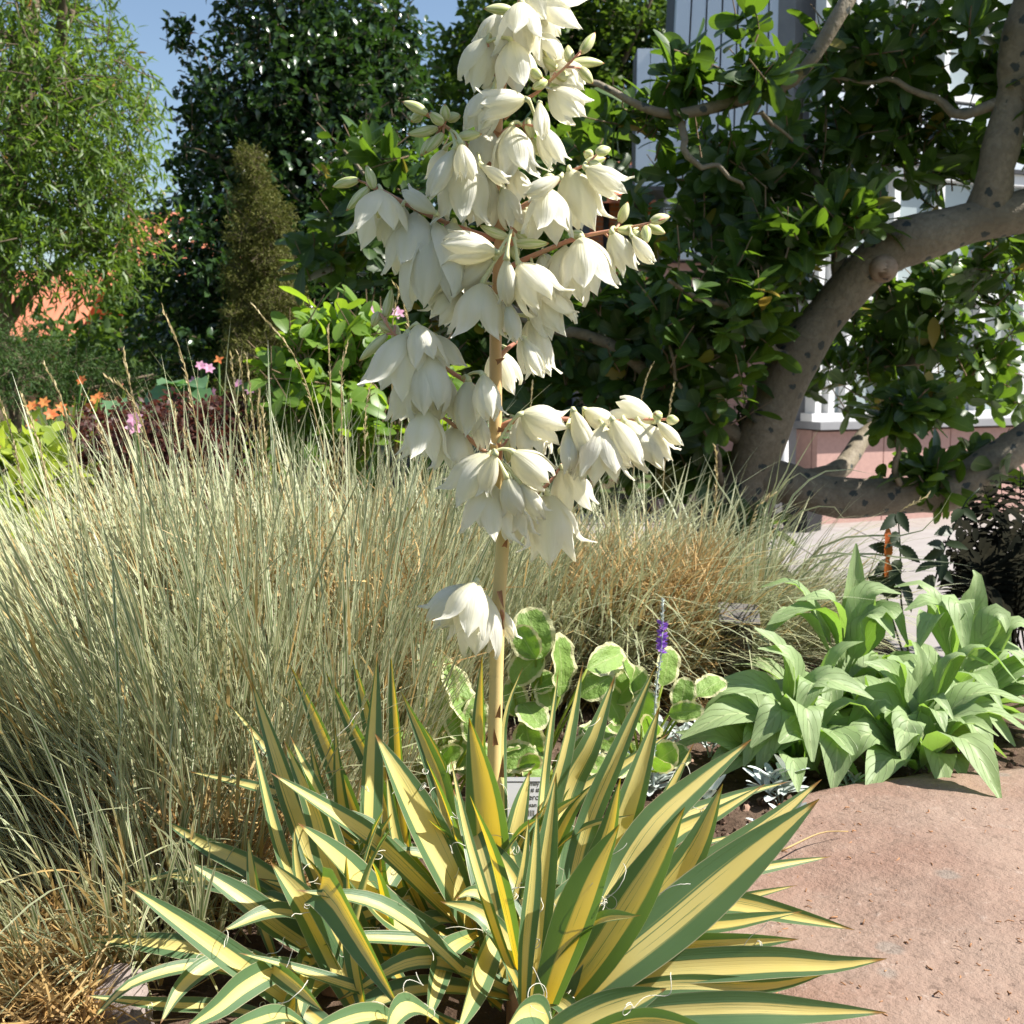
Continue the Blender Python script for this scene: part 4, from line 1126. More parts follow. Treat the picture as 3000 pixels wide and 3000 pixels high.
def grass_tuft():
    rg = np.random.default_rng(43)
    root = thing('grass_tuft', tuple(P(2240, 1620, 2.75) * [1, 1, 0]), 'few loose arching striped blades rising before the trunk fork', 'grass')
    b = P(2200, 1660, 2.75)
    for tip, mid in (((2400, 1255), (2330, 1370)), ((2345, 1265), (2300, 1390)), ((2290, 1300), (2270, 1430)), ((2390, 1420), (2330, 1390)), ((2560, 1390), (2420, 1380)), ((2270, 1345), (2245, 1450)), ((2130, 1320), (2160, 1440)), ((2060, 1330), (2110, 1430)), ((2850, 1660), (2700, 1640)), ((2660, 1700), (2580, 1640)), ((2790, 1440), (2690, 1560)), ((2480, 1530), (2420, 1480))):
        pp = catmull([b * [1, 1, 0] + rg.normal(0, 0.02, 3) * [1, 1, 0], P(mid[0] * .4 + 2200 * .6, (mid[1] + 1660) / 2, 2.75), P(*mid, 2.72), P(*tip, 2.68)], 12)
        T = nrm(np.gradient(pp, axis=0)); S = nrm(np.cross(T, [0.2, -1, 0.3]))
        w = 0.0035 * pf_blade(np.linspace(0, 1, 13))
        V = np.stack([pp - S * w[:, None], pp + S * w[:, None]], 1)
        U = np.stack(np.broadcast_arrays(np.array([0, 1.0])[None], np.linspace(0, 1, 13)[:, None]), -1)
        obj('blade', np_mesh('blade', V, grid_faces(12, 1), U, M['grass']), root)
grass_tuft()

# ------------------------------------------------------------------ pale green broad-leaved plants
def broad_plant(label, px, Y, leaves_px, nextra, seed, spread=0.17, hgt=0.16):
    rg = np.random.default_rng(seed)
    base = np.array([P(px, 1500, Y)[0], Y, 0.0])
    root = thing('broad_leaved_plant', tuple(base), label, 'plant', 'pale broad-leaved plants by the rock')
    def leaf(p0, p1, p2, w, roll):
        c = catmull([p0, p1, p2], 10)
        T = nrm(np.gradient(c, axis=0))
        N = nrm(np.array([0.15, -0.35 + roll, 1.0]) - T * (T @ np.array([0.15, -0.35 + roll, 1.0]))[:, None])
        S = np.cross(T, N)
        t = np.linspace(0, 1, 11); u = np.linspace(-1, 1, 7)
        hw = w / 2 * np.clip(pf_lance(np.clip(t * 1.12 - 0.12, 0, 1)), 0.08, 1)
        ph = rg.uniform(0, 6.28)
        V = c[:, None] + S[:, None] * (hw[:, None] * u)[..., None] + N[:, None] * (hw[:, None] * (0.28 * np.abs(u) + 0.20 * np.abs(u) ** 2 * np.sin(9 * t[:, None] + ph + u * 2)))[..., None]
        U = np.stack(np.broadcast_arrays((u[None] + 1) / 2, t[:, None]), -1)
        V[..., 2] = np.maximum(V[..., 2], 0.004)
        obj('leaf', np_mesh('leaf', V, grid_faces(10, 6), U, M['broad']), root)
    for (bx, by, mx, my, tx, ty, w, dy) in leaves_px:
        p0, p1, p2 = P(bx, by, Y), P(mx, my, Y + dy * 0.6), P(tx, ty, Y + dy)
        leaf(base * 0.4 + p0 * 0.6, p1, p2, m_px(w, Y) * 1.18, rg.normal(0, 0.2))
    for i in range(nextra):
        a = rg.uniform(0, 6.283); r = spread * rg.uniform(0.55, 1.25); h = hgt * rg.uniform(0.2, 0.85)
        b = base + np.array([rg.normal(0, 0.02), rg.normal(0, 0.02), 0.0])
        mid = b + np.array([math.cos(a) * r * 0.55, math.sin(a) * r * 0.55, h])
        tip = b + np.array([math.cos(a) * r, math.sin(a) * r, h * rg.uniform(0.1, 0.95)])
        leaf(b, mid, tip, rg.uniform(0.048, 0.078), rg.normal(0, 0.3))

broad_plant('pale green plant with a long spotted leaf hanging over the rock edge', 2330, 2.10,
            [(2330, 2040, 2230, 2010, 2010, 2030, 80, -0.02), (2330, 2060, 2150, 2090, 1995, 2165, 95, -0.08), (2320, 2040, 2290, 2080, 2200, 2190, 95, -0.10), (2420, 2080, 2450, 2150, 2440, 2320, 105, -0.13),
             (2340, 2040, 2400, 1990, 2560, 2050, 95, -0.06), (2330, 2030, 2380, 2000, 2330, 2105, 80, -0.08), (2330, 2010, 2290, 1910, 2210, 1840, 80, 0.0), (2360, 2030, 2320, 1930, 2220, 1900, 70, -0.02), (2400, 2000, 2450, 1920, 2530, 1880, 75, 0.0), (2350, 2060, 2310, 2160, 2260, 2210, 70, -0.1)],
            30, 51)
broad_plant('pale green plant with broad pointed leaves drooping onto the dark soil', 2700, 2.10,
            [(2700, 2080, 2660, 2110, 2650, 2245, 85, -0.10), (2740, 2040, 2840, 2110, 2905, 2265, 105, -0.10), (2760, 2040, 2880, 2080, 3010, 2140, 95, -0.06), (2720, 2060, 2740, 2080, 2770, 2145, 70, -0.08),
             (2690, 2040, 2620, 1980, 2530, 1940, 80, 0.0), (2680, 2030, 2640, 1950, 2600, 1930, 75, -0.03), (2720, 2020, 2790, 1930, 2910, 1950, 75, -0.02), (2740, 2010, 2860, 1900, 2980, 2000, 75, -0.03), (2700, 2010, 2700, 1950, 2680, 1880, 60, 0.02), (2760, 2060, 2860, 2030, 3010, 2060, 80, 0.0)],
            32, 52)
broad_plant('pale green plant with one upright leaf against the pavement', 2480, 2.40,
            [(2490, 1830, 2500, 1730, 2508, 1592, 62, 0.04), (2490, 1800, 2440, 1760, 2330, 1760, 70, -0.02), (2500, 1790, 2540, 1740, 2640, 1740, 75, 0.0), (2450, 1850, 2340, 1800, 2230, 1870, 90, -0.05), (2480, 1850, 2400, 1790, 2250, 1830, 90, -0.05), (2500, 1850, 2560, 1800, 2620, 1870, 95, -0.08), (2440, 1790, 2340, 1720, 2230, 1720, 60, 0.05), (2520, 1850, 2600, 1790, 2660, 1890, 85, -0.07)],
            34, 53, 0.22, 0.15)
broad_plant('pale green plant with a wide arching leaf near the dark ferns', 2800, 2.36,
            [(2790, 1880, 2800, 1760, 2830, 1930, 95, -0.10), (2830, 1860, 2860, 1720, 2850, 1670, 80, 0.03), (2840, 1860, 2920, 1800, 2960, 1880, 80, -0.03), (2880, 1880, 2960, 1830, 3040, 1850, 80, -0.03), (2800, 1850, 2740, 1770, 2650, 1790, 90, -0.03), (2800, 1850, 2740, 1800, 2690, 1900, 90, -0.09), (2830, 1880, 2940, 1900, 3040, 1980, 80, -0.05), (2790, 1850, 2720, 1730, 2620, 1720, 70, 0.06)],
            34, 54, 0.22, 0.16)

# ------------------------------------------------------------------ cream-edged rounded plants
def cream_plant(label, px, Y, lst, nextra, seed):
    rg = np.random.default_rng(seed)
    base = np.array([P(px, 1500, Y)[0], Y, 0.0])
    root = thing('cream_edged_plant', tuple(base), label, 'plant', 'cream-edged plants behind the spiky leaves')
    temps = []
    for s in range(3):
        r2 = np.random.default_rng(seed * 10 + s)
        V, Fq, U = leaves(np.zeros((1, 3)), [[0, 1.0, 0]], [[0, 0, 1.0]], 1.0, 0.8, pf_round, 0.2, 0.18, 12, 8, 0.10, r2)
        au = np.abs(U[:, 0] * 2 - 1); sc = 1 + 0.05 * np.sin(U[:, 1] * 46) * (au > 0.9)
        V[:, 0] *= sc / 0.8
        temps.append(np_mesh('leaf', V, Fq, U, M['varieg']))
    def stemmed(p0, d, L, W, n):
        c = catmull([base + rg.normal(0, 0.012, 3) * [1, 1, 0], (base + p0) / 2 + [0, 0, 0.01], p0], 5)
        V, Fq, U = tube(c, np.linspace(0.0032, 0.002, 6), 5)
        st = obj('leaf_stem', np_mesh('leaf_stem', V, Fq, U, M['lime']), root)
        obj('leaf', temps[rg.integers(3)], st, leaf_matrix(p0, d, n, L, W))
    for (bx, by, tx, ty, w, dy) in lst:
        p0, p1 = P(bx, by, Y), P(tx, ty, Y + dy)
        p0[2] = max(p0[2], 0.01)
        L = np.linalg.norm(p1 - p0)
        stemmed(p0, p1 - p0, L * 1.15, m_px(w, Y) * 1.22, np.array([0.15, -0.9, 0.5]) + rg.normal(0, 0.25, 3))
    for i in range(nextra):
        a = rg.uniform(0, 6.283); r = rg.uniform(0.02, 0.10); h = rg.uniform(0.02, 0.09)
        p0 = base + np.array([math.cos(a) * r, math.sin(a) * r * 0.8, h])
        stemmed(p0, np.array([math.cos(a), math.sin(a) * 0.8, rg.uniform(0.0, 0.9)]), rg.uniform(0.045, 0.07), rg.uniform(0.04, 0.058), np.array([0, -0.5, 0.8]) + rg.normal(0, 0.4, 3))
cream_plant('cream edged plant with rounded leaves left of the flower stalk', 1300, 1.95,
            [(1290, 2150, 1260, 2010, 85, 0.0), (1310, 2090, 1280, 1930, 90, 0.03), (1370, 2120, 1330, 1960, 80, 0.02), (1320, 2210, 1290, 2250, 60, -0.03), (1350, 2170, 1340, 2060, 80, 0.0), (1270, 2240, 1330, 2200, 60, -0.03), (1380, 2180, 1400, 2060, 70, 0.0), (1270, 2050, 1240, 1970, 60, 0.02)],
            8, 61)
cream_plant('cream edged plant with one tall shaded leaf beside the flower stalk', 1560, 1.98,
            [(1590, 1930, 1545, 1795, 105, 0.03), (1570, 1930, 1520, 1850, 75, 0.0), (1500, 2000, 1570, 1920, 85, 0.0), (1640, 2040, 1660, 1890, 95, -0.02), (1700, 2040, 1780, 1980, 85, 0.0), (1530, 2060, 1580, 2110, 80, -0.05), (1560, 2020, 1610, 1980, 70, 0.0), (1520, 2100, 1500, 2010, 70, 0.0), (1560, 2240, 1545, 2140, 85, -0.03), (1590, 2190, 1560, 2280, 80, -0.05), (1620, 2080, 1600, 2000, 80, 0.0), (1720, 1960, 1830, 1910, 80, 0.05)],
            12, 62)
cream_plant('cream edged plant beside the violet flower spike', 1880, 2.02,
            [(1940, 2010, 1970, 1915, 95, 0.0), (1850, 2040, 1850, 1950, 80, -0.03), (1800, 2060, 1870, 1970, 85, 0.0), (1820, 2120, 1780, 2020, 85, -0.02), (2040, 2040, 2110, 1985, 70, 0.02), (1990, 2080, 2010, 2000, 65, 0.0), (1960, 2090, 2040, 2080, 55, -0.03), (1880, 2120, 1890, 2040, 80, -0.02)],
            10, 63)

# ------------------------------------------------------------------ silver tufts and the violet spike
sil_t = [leaf_template('leaf', pf_obov, 0.34, M['silver'], d_, 0.25, 5, 4, 0.06, 5) for d_ in (0.15, 0.35)]
def silver_tuft(label, px, py, n, size, seed):
    size *= 1.6
    rg = np.random.default_rng(seed)
    g = G(px, py, 0.0); g[2] = soil_z(g[0], g[1])
    root = thing('silver_tuft', tuple(g), label, 'plant', 'silver tufts on the soil')
    for s in range(3):
        d = nrm(np.array([rg.normal(0, .4), rg.normal(0, .3), 1.0])); h = size * rg.uniform(0.5, 1.1)
        top = g + d * h + rg.normal(0, size * 0.25, 3) * [1, 1, 0]
        V, Fq, U = tube(catmull([g - [0, 0, 0.01], (g + top) / 2, top], 4), 0.0016, 5)
        obj('stem', np_mesh('stem', V, Fq, U, M['silver']), root)
        for k in range(n // 3):
            f = rg.uniform(0.25, 1.0) ; a = k * 2.4 + rg.uniform(0, .5)
            p = g * (1 - f) + top * f
            e = np.array([math.cos(a), math.sin(a), 0.0]); el = 0.2 + 1.6 * f * rg.uniform(.4, 1.2)
            L = size * rg.uniform(0.55, 1.0)
            obj('leaf', sil_t[k % 2], root, leaf_matrix(p, e + [0, 0, el], np.array([0, 0, 1.0]) - e * el, L, L * 0.32))
    return root, g
silver_tuft('silver leaved tuft in front of the violet spike', 1900, 2300, 33, 0.034, 71)
silver_tuft('silver leaved tuft below the long spotted leaf, on the soil strip', 2290, 2330, 36, 0.036, 72)
silver_tuft('small silver leaved tuft at the rim of the pink rock', 2492, 2300, 21, 0.028, 73)
silver_tuft('silver leaved tuft low among the spiky leaf tips', 2060, 2390, 30, 0.032, 74)
silver_tuft('silver leaved tuft under the pale leaf pointing at the spike', 2080, 2190, 24, 0.030, 75)
silver_tuft('silver leaved tuft behind the wide striped leaves', 1760, 2250, 27, 0.030, 76)
silver_tuft('little silver leaved tuft where soil meets the rock corner', 2260, 2450, 18, 0.026, 77)
silver_tuft('silver leaved tuft half under the cream edged leaves', 1980, 2170, 24, 0.030, 78)

def violet_spike():
    rg = np.random.default_rng(79)
    root, g = silver_tuft('silver leaved speedwell carrying a violet flower spike', 1915, 2200, 24, 0.03, 79)
    Y = 1.98
    pts = catmull([np.array([P(1915, 2200, Y)[0], Y, 0.0]), P(1920, 2050, Y), P(1938, 1900, Y), P(1942, 1755, Y)], 24)
    V, Fq, U = tube(pts, np.linspace(0.0022, 0.0010, 25), 6)
    st = obj('flower_stem', np_mesh('flower_stem', V, Fq, U, M['silver']), root)
    parts, pb = [], []
    def at(f):
        i = min(int(f * 24), 23); return pts[i] + (pts[i + 1] - pts[i]) * (f * 24 - i)
    for f in np.linspace(0.20, 0.72, 70):        # spent lower flowers
        a = rg.uniform(0, 6.28); d = np.array([math.cos(a), math.sin(a), 0.6])
        pb.append((at(f), d, 0.006, 0.003))
    for f in np.linspace(0.72, 0.88, 60):
        a = rg.uniform(0, 6.28); d = np.array([math.cos(a), math.sin(a), 0.3])
        parts.append((at(f), d, 0.011, 0.005))
    for f in np.linspace(0.88, 1.0, 40):
        a = rg.uniform(0, 6.28); d = np.array([math.cos(a), math.sin(a), 0.9])
        pb.append((at(f), d, 0.0055 * (1.25 - f) / .3, 0.003))
    for nm, lst, mt in (('violet_flowers', parts, M['purplefl']), ('spike_buds', pb, M['silver'])):
        B, D, L, W = map(np.array, zip(*lst))
        V, Fq, U = leaves(B, D, rg.normal(size=B.shape), L, W, pf_lance, 0.2, 0.4, 3, 2)
        obj(nm, np_mesh(nm, V, Fq, U, mt), st)
violet_spike()

# ------------------------------------------------------------------ shade-toned fern and toothed-leaf plant at the right edge
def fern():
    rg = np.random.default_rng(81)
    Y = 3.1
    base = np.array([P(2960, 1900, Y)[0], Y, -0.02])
    root = thing('shade_toned_fern', tuple(base), 'feathery fern at the pavement edge with shade put into its near black leaf colour', 'fern')
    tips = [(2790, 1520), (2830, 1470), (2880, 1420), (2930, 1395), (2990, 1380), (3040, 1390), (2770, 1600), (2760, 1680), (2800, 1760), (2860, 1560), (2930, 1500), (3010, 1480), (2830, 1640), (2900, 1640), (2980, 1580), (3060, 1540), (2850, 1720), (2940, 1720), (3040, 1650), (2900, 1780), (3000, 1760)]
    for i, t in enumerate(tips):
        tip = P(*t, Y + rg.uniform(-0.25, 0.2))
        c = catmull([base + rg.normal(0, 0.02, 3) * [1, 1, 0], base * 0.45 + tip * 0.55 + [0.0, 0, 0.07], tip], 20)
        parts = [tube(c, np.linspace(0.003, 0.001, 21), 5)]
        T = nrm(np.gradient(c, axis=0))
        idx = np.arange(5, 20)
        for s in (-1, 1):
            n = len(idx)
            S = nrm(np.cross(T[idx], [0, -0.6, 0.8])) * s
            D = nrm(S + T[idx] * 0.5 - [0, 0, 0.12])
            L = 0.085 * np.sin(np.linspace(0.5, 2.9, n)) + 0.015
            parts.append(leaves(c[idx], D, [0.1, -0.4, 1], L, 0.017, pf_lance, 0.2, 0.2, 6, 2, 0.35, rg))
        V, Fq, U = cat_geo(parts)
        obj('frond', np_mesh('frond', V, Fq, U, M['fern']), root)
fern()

def toothed_plant():
    rg = np.random.default_rng(82)
    Y = 2.75
    base = np.array([P(2680, 1900, Y)[0], Y, -0.02])
    root = thing('toothed_leaf_plant', tuple(base), 'lanky dark plant with toothed leaves and one orange leaf against the pavement', 'plant')
    V, Fq, U = leaves(np.zeros((1, 3)), [[0, 1.0, 0]], [[0, 0, 1.0]], 1.0, 0.45, pf_lance, 0.2, 0.2, 16, 4)
    au = np.abs(U[:, 0] * 2 - 1); V[:, 0] *= (1 - 0.16 * (np.round(U[:, 1] * 16) % 2) * (au > 0.9)) / 0.45
    t1 = np_mesh('leaf', V, Fq, U, M['serrate']); t2 = np_mesh('leaf', V, Fq, U, M['redleaf'])
    for stem, lf in (([(2640, 1760), (2638, 1620), (2630, 1500)], [(2638, 1700, 2680, 1780), (2636, 1660, 2580, 1720), (2634, 1600, 2690, 1640), (2632, 1560, 2600, 1600), (2630, 1510, 2590, 1545), (2630, 1500, 2660, 1550), (2638, 1740, 2560, 1700), (2636, 1640, 2610, 1690)]),
                     ([(2730, 1740), (2770, 1600), (2830, 1470), (2870, 1430)], [(2765, 1600, 2720, 1640), (2770, 1590, 2830, 1600), (2760, 1620, 2760, 1690), (2745, 1660, 2790, 1700), (2740, 1690, 2700, 1720), (2790, 1550, 2750, 1560), (2820, 1490, 2790, 1520), (2820, 1490, 2860, 1520), (2768, 1600, 2730, 1590), (2750, 1650, 2690, 1660)]),
                     ([(2600, 1760), (2605, 1660), (2600, 1560)], [(2604, 1640, 2570, 1680), (2602, 1580, 2640, 1600), (2603, 1610, 2560, 1600), (2605, 1680, 2650, 1720)])):
        c = catmull([base] + [P(*q, Y) for q in stem], 12)
        V, Fq, U = tube(c, np.linspace(0.003, 0.0015, 13), 5)
        st = obj('stem', np_mesh('stem', V, Fq, U, M['serrate']), root)
        for j, (a, b, d, e) in enumerate(lf):
            p0, p1 = P(a, b, Y), P(d, e, Y - 0.03)
            L = np.linalg.norm(p1 - p0) * 1.1
            obj('leaf', t1, st, leaf_matrix(p0, p1 - p0, np.array([0, -1, 0.5]) + rg.normal(0, .3, 3), L, L * 0.5))
    for (a, b, d, e) in ((2602, 1545, 2600, 1590), (2601, 1640, 2605, 1575), (2600, 1700, 2604, 1640)):
        p0, p1 = P(a, b, Y - 0.01), P(d, e, Y - 0.03); L = np.linalg.norm(p1 - p0) * 1.05
        obj('leaf', t2, root, leaf_matrix(p0, p1 - p0, np.array([0.3, -1, 0.3]), L, L * 0.42))
toothed_plant()

def dark_block():
    g = P(2350, 1545, FY - 0.35); s = m_px(42, FY)
    root = thing('black_box', (g[0], FY - 0.35, LOW + 0.012), 'small black square box by the white downpipe', 'bin')  # plain black block with a cap, its use unknown
    bm = plain_mat('black_plastic', (0.012, 0.012, 0.014), (0.02, 0.02, 0.022), 5, 0.5)
    V, Fq, U = tube(np.array([[g[0], g[1], LOW + 0.012], [g[0], g[1], LOW + 0.16], [g[0], g[1], LOW + 0.20]]), [s * 1.25, s * 1.4, s * 1.4], 4)
    obj('body', np_mesh('body', V, Fq, U, bm, smooth=False), root)
    V, Fq, U = tube(np.array([[g[0], g[1], LOW + 0.203], [g[0], g[1], LOW + 0.225]]), [s * 1.5, s * 1.45], 4)
    obj('lid', np_mesh('lid', V, Fq, U, bm, smooth=False), root)
dark_block()

# ------------------------------------------------------------------ rocks
def flat_rock():
    outline = [G(2040, 2560), G(2130, 2470), G(2260, 2385), G(2390, 2330), G(2560, 2300), G(2760, 2275), G(2960, 2262), G(3200, 2262), G(3420, 2330),
               np.array([1.15, 1.35, 0]), np.array([1.10, 0.95, 0]), np.array([0.75, 0.80, 0]), np.array([0.40, 0.90, 0]), np.array([0.22, 1.10, 0]), np.array([0.17, 1.35, 0])]
    o = np.array(outline)[:, :2]
    o = catmull(np.vstack([np.c_[o, np.zeros(len(o))], [*o[0], 0]]), 120)[:-1, :2]
    c = o.mean(0)
    nr = 46
    V, U = [], []
    for i in range(nr + 1):
        f = i / nr
        for j, p in enumerate(o):
            q = c + (p - c) * f
            q = q * (1 + 0.012 * f * mnoise.noise(Vector((p[0] * 9, p[1] * 9, 1))))
            e = max(0.0, (f - 0.90) / 0.10)
            z = 0.024 * math.sqrt(max(0, 1 - e ** 2.2)) - 0.03 * (e >= 0.999)
            z += 0.012 * mnoise.noise(Vector((q[0] * 4, q[1] * 4, 2))) + 0.004 * mnoise.noise(Vector((q[0] * 16, q[1] * 16, 5))) + 0.0016 * mnoise.noise(Vector((q[0] * 70, q[1] * 70, 8)))
            V.append([q[0], q[1], z]); U.append([f, j / len(o)])
    n = len(o)
    i = np.arange(nr)[:, None] * n; j = np.arange(n)[None]
    Fq = np.stack(np.broadcast_arrays(i + j, i + n + j, i + n + (j + 1) % n, i + (j + 1) % n), -1).reshape(-1, 4)[:]
    root = obj('flat_rock', np_mesh('flat_rock', V, Fq, U, M['rock']))
    tag(root, 'large flat pinkish brown rock lying beside the spiky plant', 'rock')
flat_rock()

def small_rock(label, px, py, rx, ry, h, seed, mat):
    rg = np.random.default_rng(seed)
    g = G(px, py, 0.0)
    nu, nv = 20, 10
    V = []
    for i in range(nv + 1):
        ph = math.pi * i / nv
        for j in range(nu):
            th = 2 * math.pi * j / nu
            d = Vector((math.cos(th) * math.sin(ph), math.sin(th) * math.sin(ph), math.cos(ph)))
            k = 1 + 0.35 * mnoise.noise(d * 1.6 + Vector((seed, 0, 0))) + 0.1 * mnoise.noise(d * 5 + Vector((0, seed, 0)))
            d2 = Vector([math.copysign(abs(x) ** 0.75, x) for x in d])
            V.append([g[0] + d2.x * rx * k, g[1] + d2.y * ry * k, d2.z * h * k + h * 0.25])
    i = np.arange(nv)[:, None] * nu; j = np.arange(nu)[None]
    Fq = np.stack(np.broadcast_arrays(i + j, i + nu + j, i + nu + (j + 1) % nu, i + (j + 1) % nu), -1).reshape(-1, 4)
    tag(obj('stone', np_mesh('stone', V, Fq, np.zeros((len(V), 2)), mat)), label, 'stone', 'stones under the grass')
small_rock('grey flaky stone in the dry straw', 110, 2975, 0.032, 0.03, 0.03, 91, M['grock'])
small_rock('pinkish angular stone under the low striped leaves', 345, 2985, 0.034, 0.03, 0.04, 92, M['grock'])
small_rock('rounded brown stone added to stand for the shade beneath the grey plaque', 2150, 1990, 0.06, 0.05, 0.05, 93, M['grock'])  # added stone fills the spot that the post leaves in shade

# twig fallen on the rock
pp = catmull([G(2290, 2492, 0.036), G(2405, 2440, 0.038), G(2485, 2436, 0.036)], 8)
V, Fq, U = tube(pp, np.linspace(0.0017, 0.0008, 9), 5)
tag(obj('dry_twig', np_mesh('dry_twig', V, Fq, U, M['straw'])), 'thin pale dry stalk lying on the flat rock', 'twig')
def crumbs():
    rg = np.random.default_rng(95)
    parts = []
    for i in range(150):
        px, py = rg.uniform(2250, 3000), rg.uniform(2330, 2990)
        g = G(px, py, 0.026); a = rg.uniform(0, 6.28); L = rg.uniform(0.002, 0.011)
        d = np.array([math.cos(a), math.sin(a), rg.uniform(-.1, .3)]) * L
        zz = 0.024 + 0.012 * mnoise.noise(Vector((g[0] * 4, g[1] * 4, 2)))
        g[2] = zz
        parts.append(tube(np.array([g, g + d * .5 + rg.normal(0, L * .15, 3), g + d]), rg.uniform(0.0004, 0.0011), 4))
    V, Fq, U = cat_geo(parts)
    tag(obj('plant_litter', np_mesh('plant_litter', V, Fq, U, M['bract'])), 'tiny dark bits of plant litter on the flat rock', 'litter', kind='stuff')
crumbs()

# ------------------------------------------------------------------ plant labels
def text_obj(body, size, W, mat, parent, name='lettering'):
    cu = bpy.data.curves.new(name, 'FONT'); cu.body = body; cu.size = size; cu.extrude = 0.0001; cu.align_x = 'LEFT'
    tmp = bpy.data.objects.new(name + '_tmp', cu); col.objects.link(tmp)
    dg = bpy.context.evaluated_depsgraph_get()
    me = bpy.data.meshes.new_from_object(tmp.evaluated_get(dg))
    bpy.data.objects.remove(tmp); bpy.data.curves.remove(cu)
    me.materials.clear(); me.materials.append(mat)
    return obj(name, me, parent, W)

def label_sign():
    Y = 1.72
    pl = plain_mat('label_plate', (0.62, 0.62, 0.63), (0.56, 0.56, 0.57), 8, 0.4)
    ink = plain_mat('label_ink', (0.03, 0.03, 0.03), (0.05, 0.05, 0.05), 8, 0.6)
    gp = plain_mat('label_stake', (0.22, 0.33, 0.14), (0.18, 0.28, 0.12), 8, 0.5)
    c = P(1535, 2345, Y)
    root = thing('plant_label', (c[0], Y, 0.0), 'small light grey printed plant label among the striped leaves', 'sign')
    tilt = math.radians(-18)
    W0 = Matrix.Translation(Vector(c)) @ Matrix.Rotation(tilt, 4, 'X')      # plate in local XZ, facing -Y
    w, h = 0.052, 0.066
    V, Fq, U = box_geo(-w / 2, w / 2, -0.0008, 0.0008, -h / 2, h / 2)
    plate = obj('plate', np_mesh('plate', V, Fq, U, pl, smooth=False), root, W0)
    R = Matrix.Rotation(math.pi / 2, 4, 'X')
    for txt, s, x, z in (('family', 0.0066, -0.013, 0.021), ('# # #', 0.0066, -0.013, 0.012), ('Veron', 0.0088, -0.016, 0.001), ('san', 0.0066, -0.008, -0.009), ('|||||', 0.0072, -0.012, -0.020)):
        text_obj(txt, s * 1.3, W0 @ Matrix.Translation((x + 0.0155, -0.0011, z)) @ R, ink, plate)
    V, Fq, U = box_geo(-w / 2, w / 2, -0.0011, -0.0009, h / 2 - 0.0075, h / 2 - 0.006)
    obj('rule_line', np_mesh('rule_line', V, Fq, U, ink, smooth=False), plate, W0)
    b = np.array([c[0], Y + 0.012, 0.0])
    V, Fq, U = box_geo(c[0] - 0.011, c[0] + 0.011, Y - 0.0105, Y - 0.0085, -0.03, c[2] - 0.025)
    obj('stake', np_mesh('stake', V, Fq, U, gp, smooth=False), root)
label_sign()

def plaque():
    Y = 2.55
    c = P(2165, 1800, Y)
    root = thing('stone_plaque', (c[0], Y, 0.0), 'weathered grey tilted plaque between golden grass and pale leaves', 'sign')
    sm = plain_mat('weathered_plaque', (0.17, 0.16, 0.15), (0.11, 0.10, 0.095), 25, 0.8, 0.2, 0.2)
    dk = plain_mat('dark_post', (0.05, 0.035, 0.025), (0.08, 0.06, 0.04), 20, 0.9)
    w, h = m_px(120, Y), m_px(80, Y)
    W0 = Matrix.Translation(Vector(c)) @ Matrix.Rotation(math.radians(-60), 4, 'X') @ Matrix.Rotation(math.radians(6), 4, 'Y')
    V, Fq, U = box_geo(-w / 2, w / 2, -0.004, 0.004, -h * .55, h * .55)
    pl = obj('plate', np_mesh('plate', V, Fq, U, sm, smooth=False), root, W0)
    V, Fq, U = box_geo(c[0] - 0.03, c[0] + 0.03, Y + 0.003, Y + 0.05, -0.03, c[2] - 0.004)
    obj('post', np_mesh('post', V, Fq, U, dk, smooth=False), root)
plaque()

# ------------------------------------------------------------------ the yucca
Y0 = 1.46
c1 = lambda x, y: (900 + x / 1.61, y / 1.61)
c2 = lambda x, y: (900 + x / 1.61, 800 + y / 1.61)
c7 = lambda x, y: (200 + x / 1.486, 1900 + y / 1.486)
c8 = lambda x, y: (1300 + x / 1.486, 1900 + y / 1.486)
yr = np.random.default_rng(101)
ybase = np.array([P(1440, 1500, Y0)[0], Y0, 0.0])
yucca = thing('yucca', tuple(ybase), 'spiky yellow striped yucca with a tall spike of white bell flowers', 'yucca')
THREADS = []

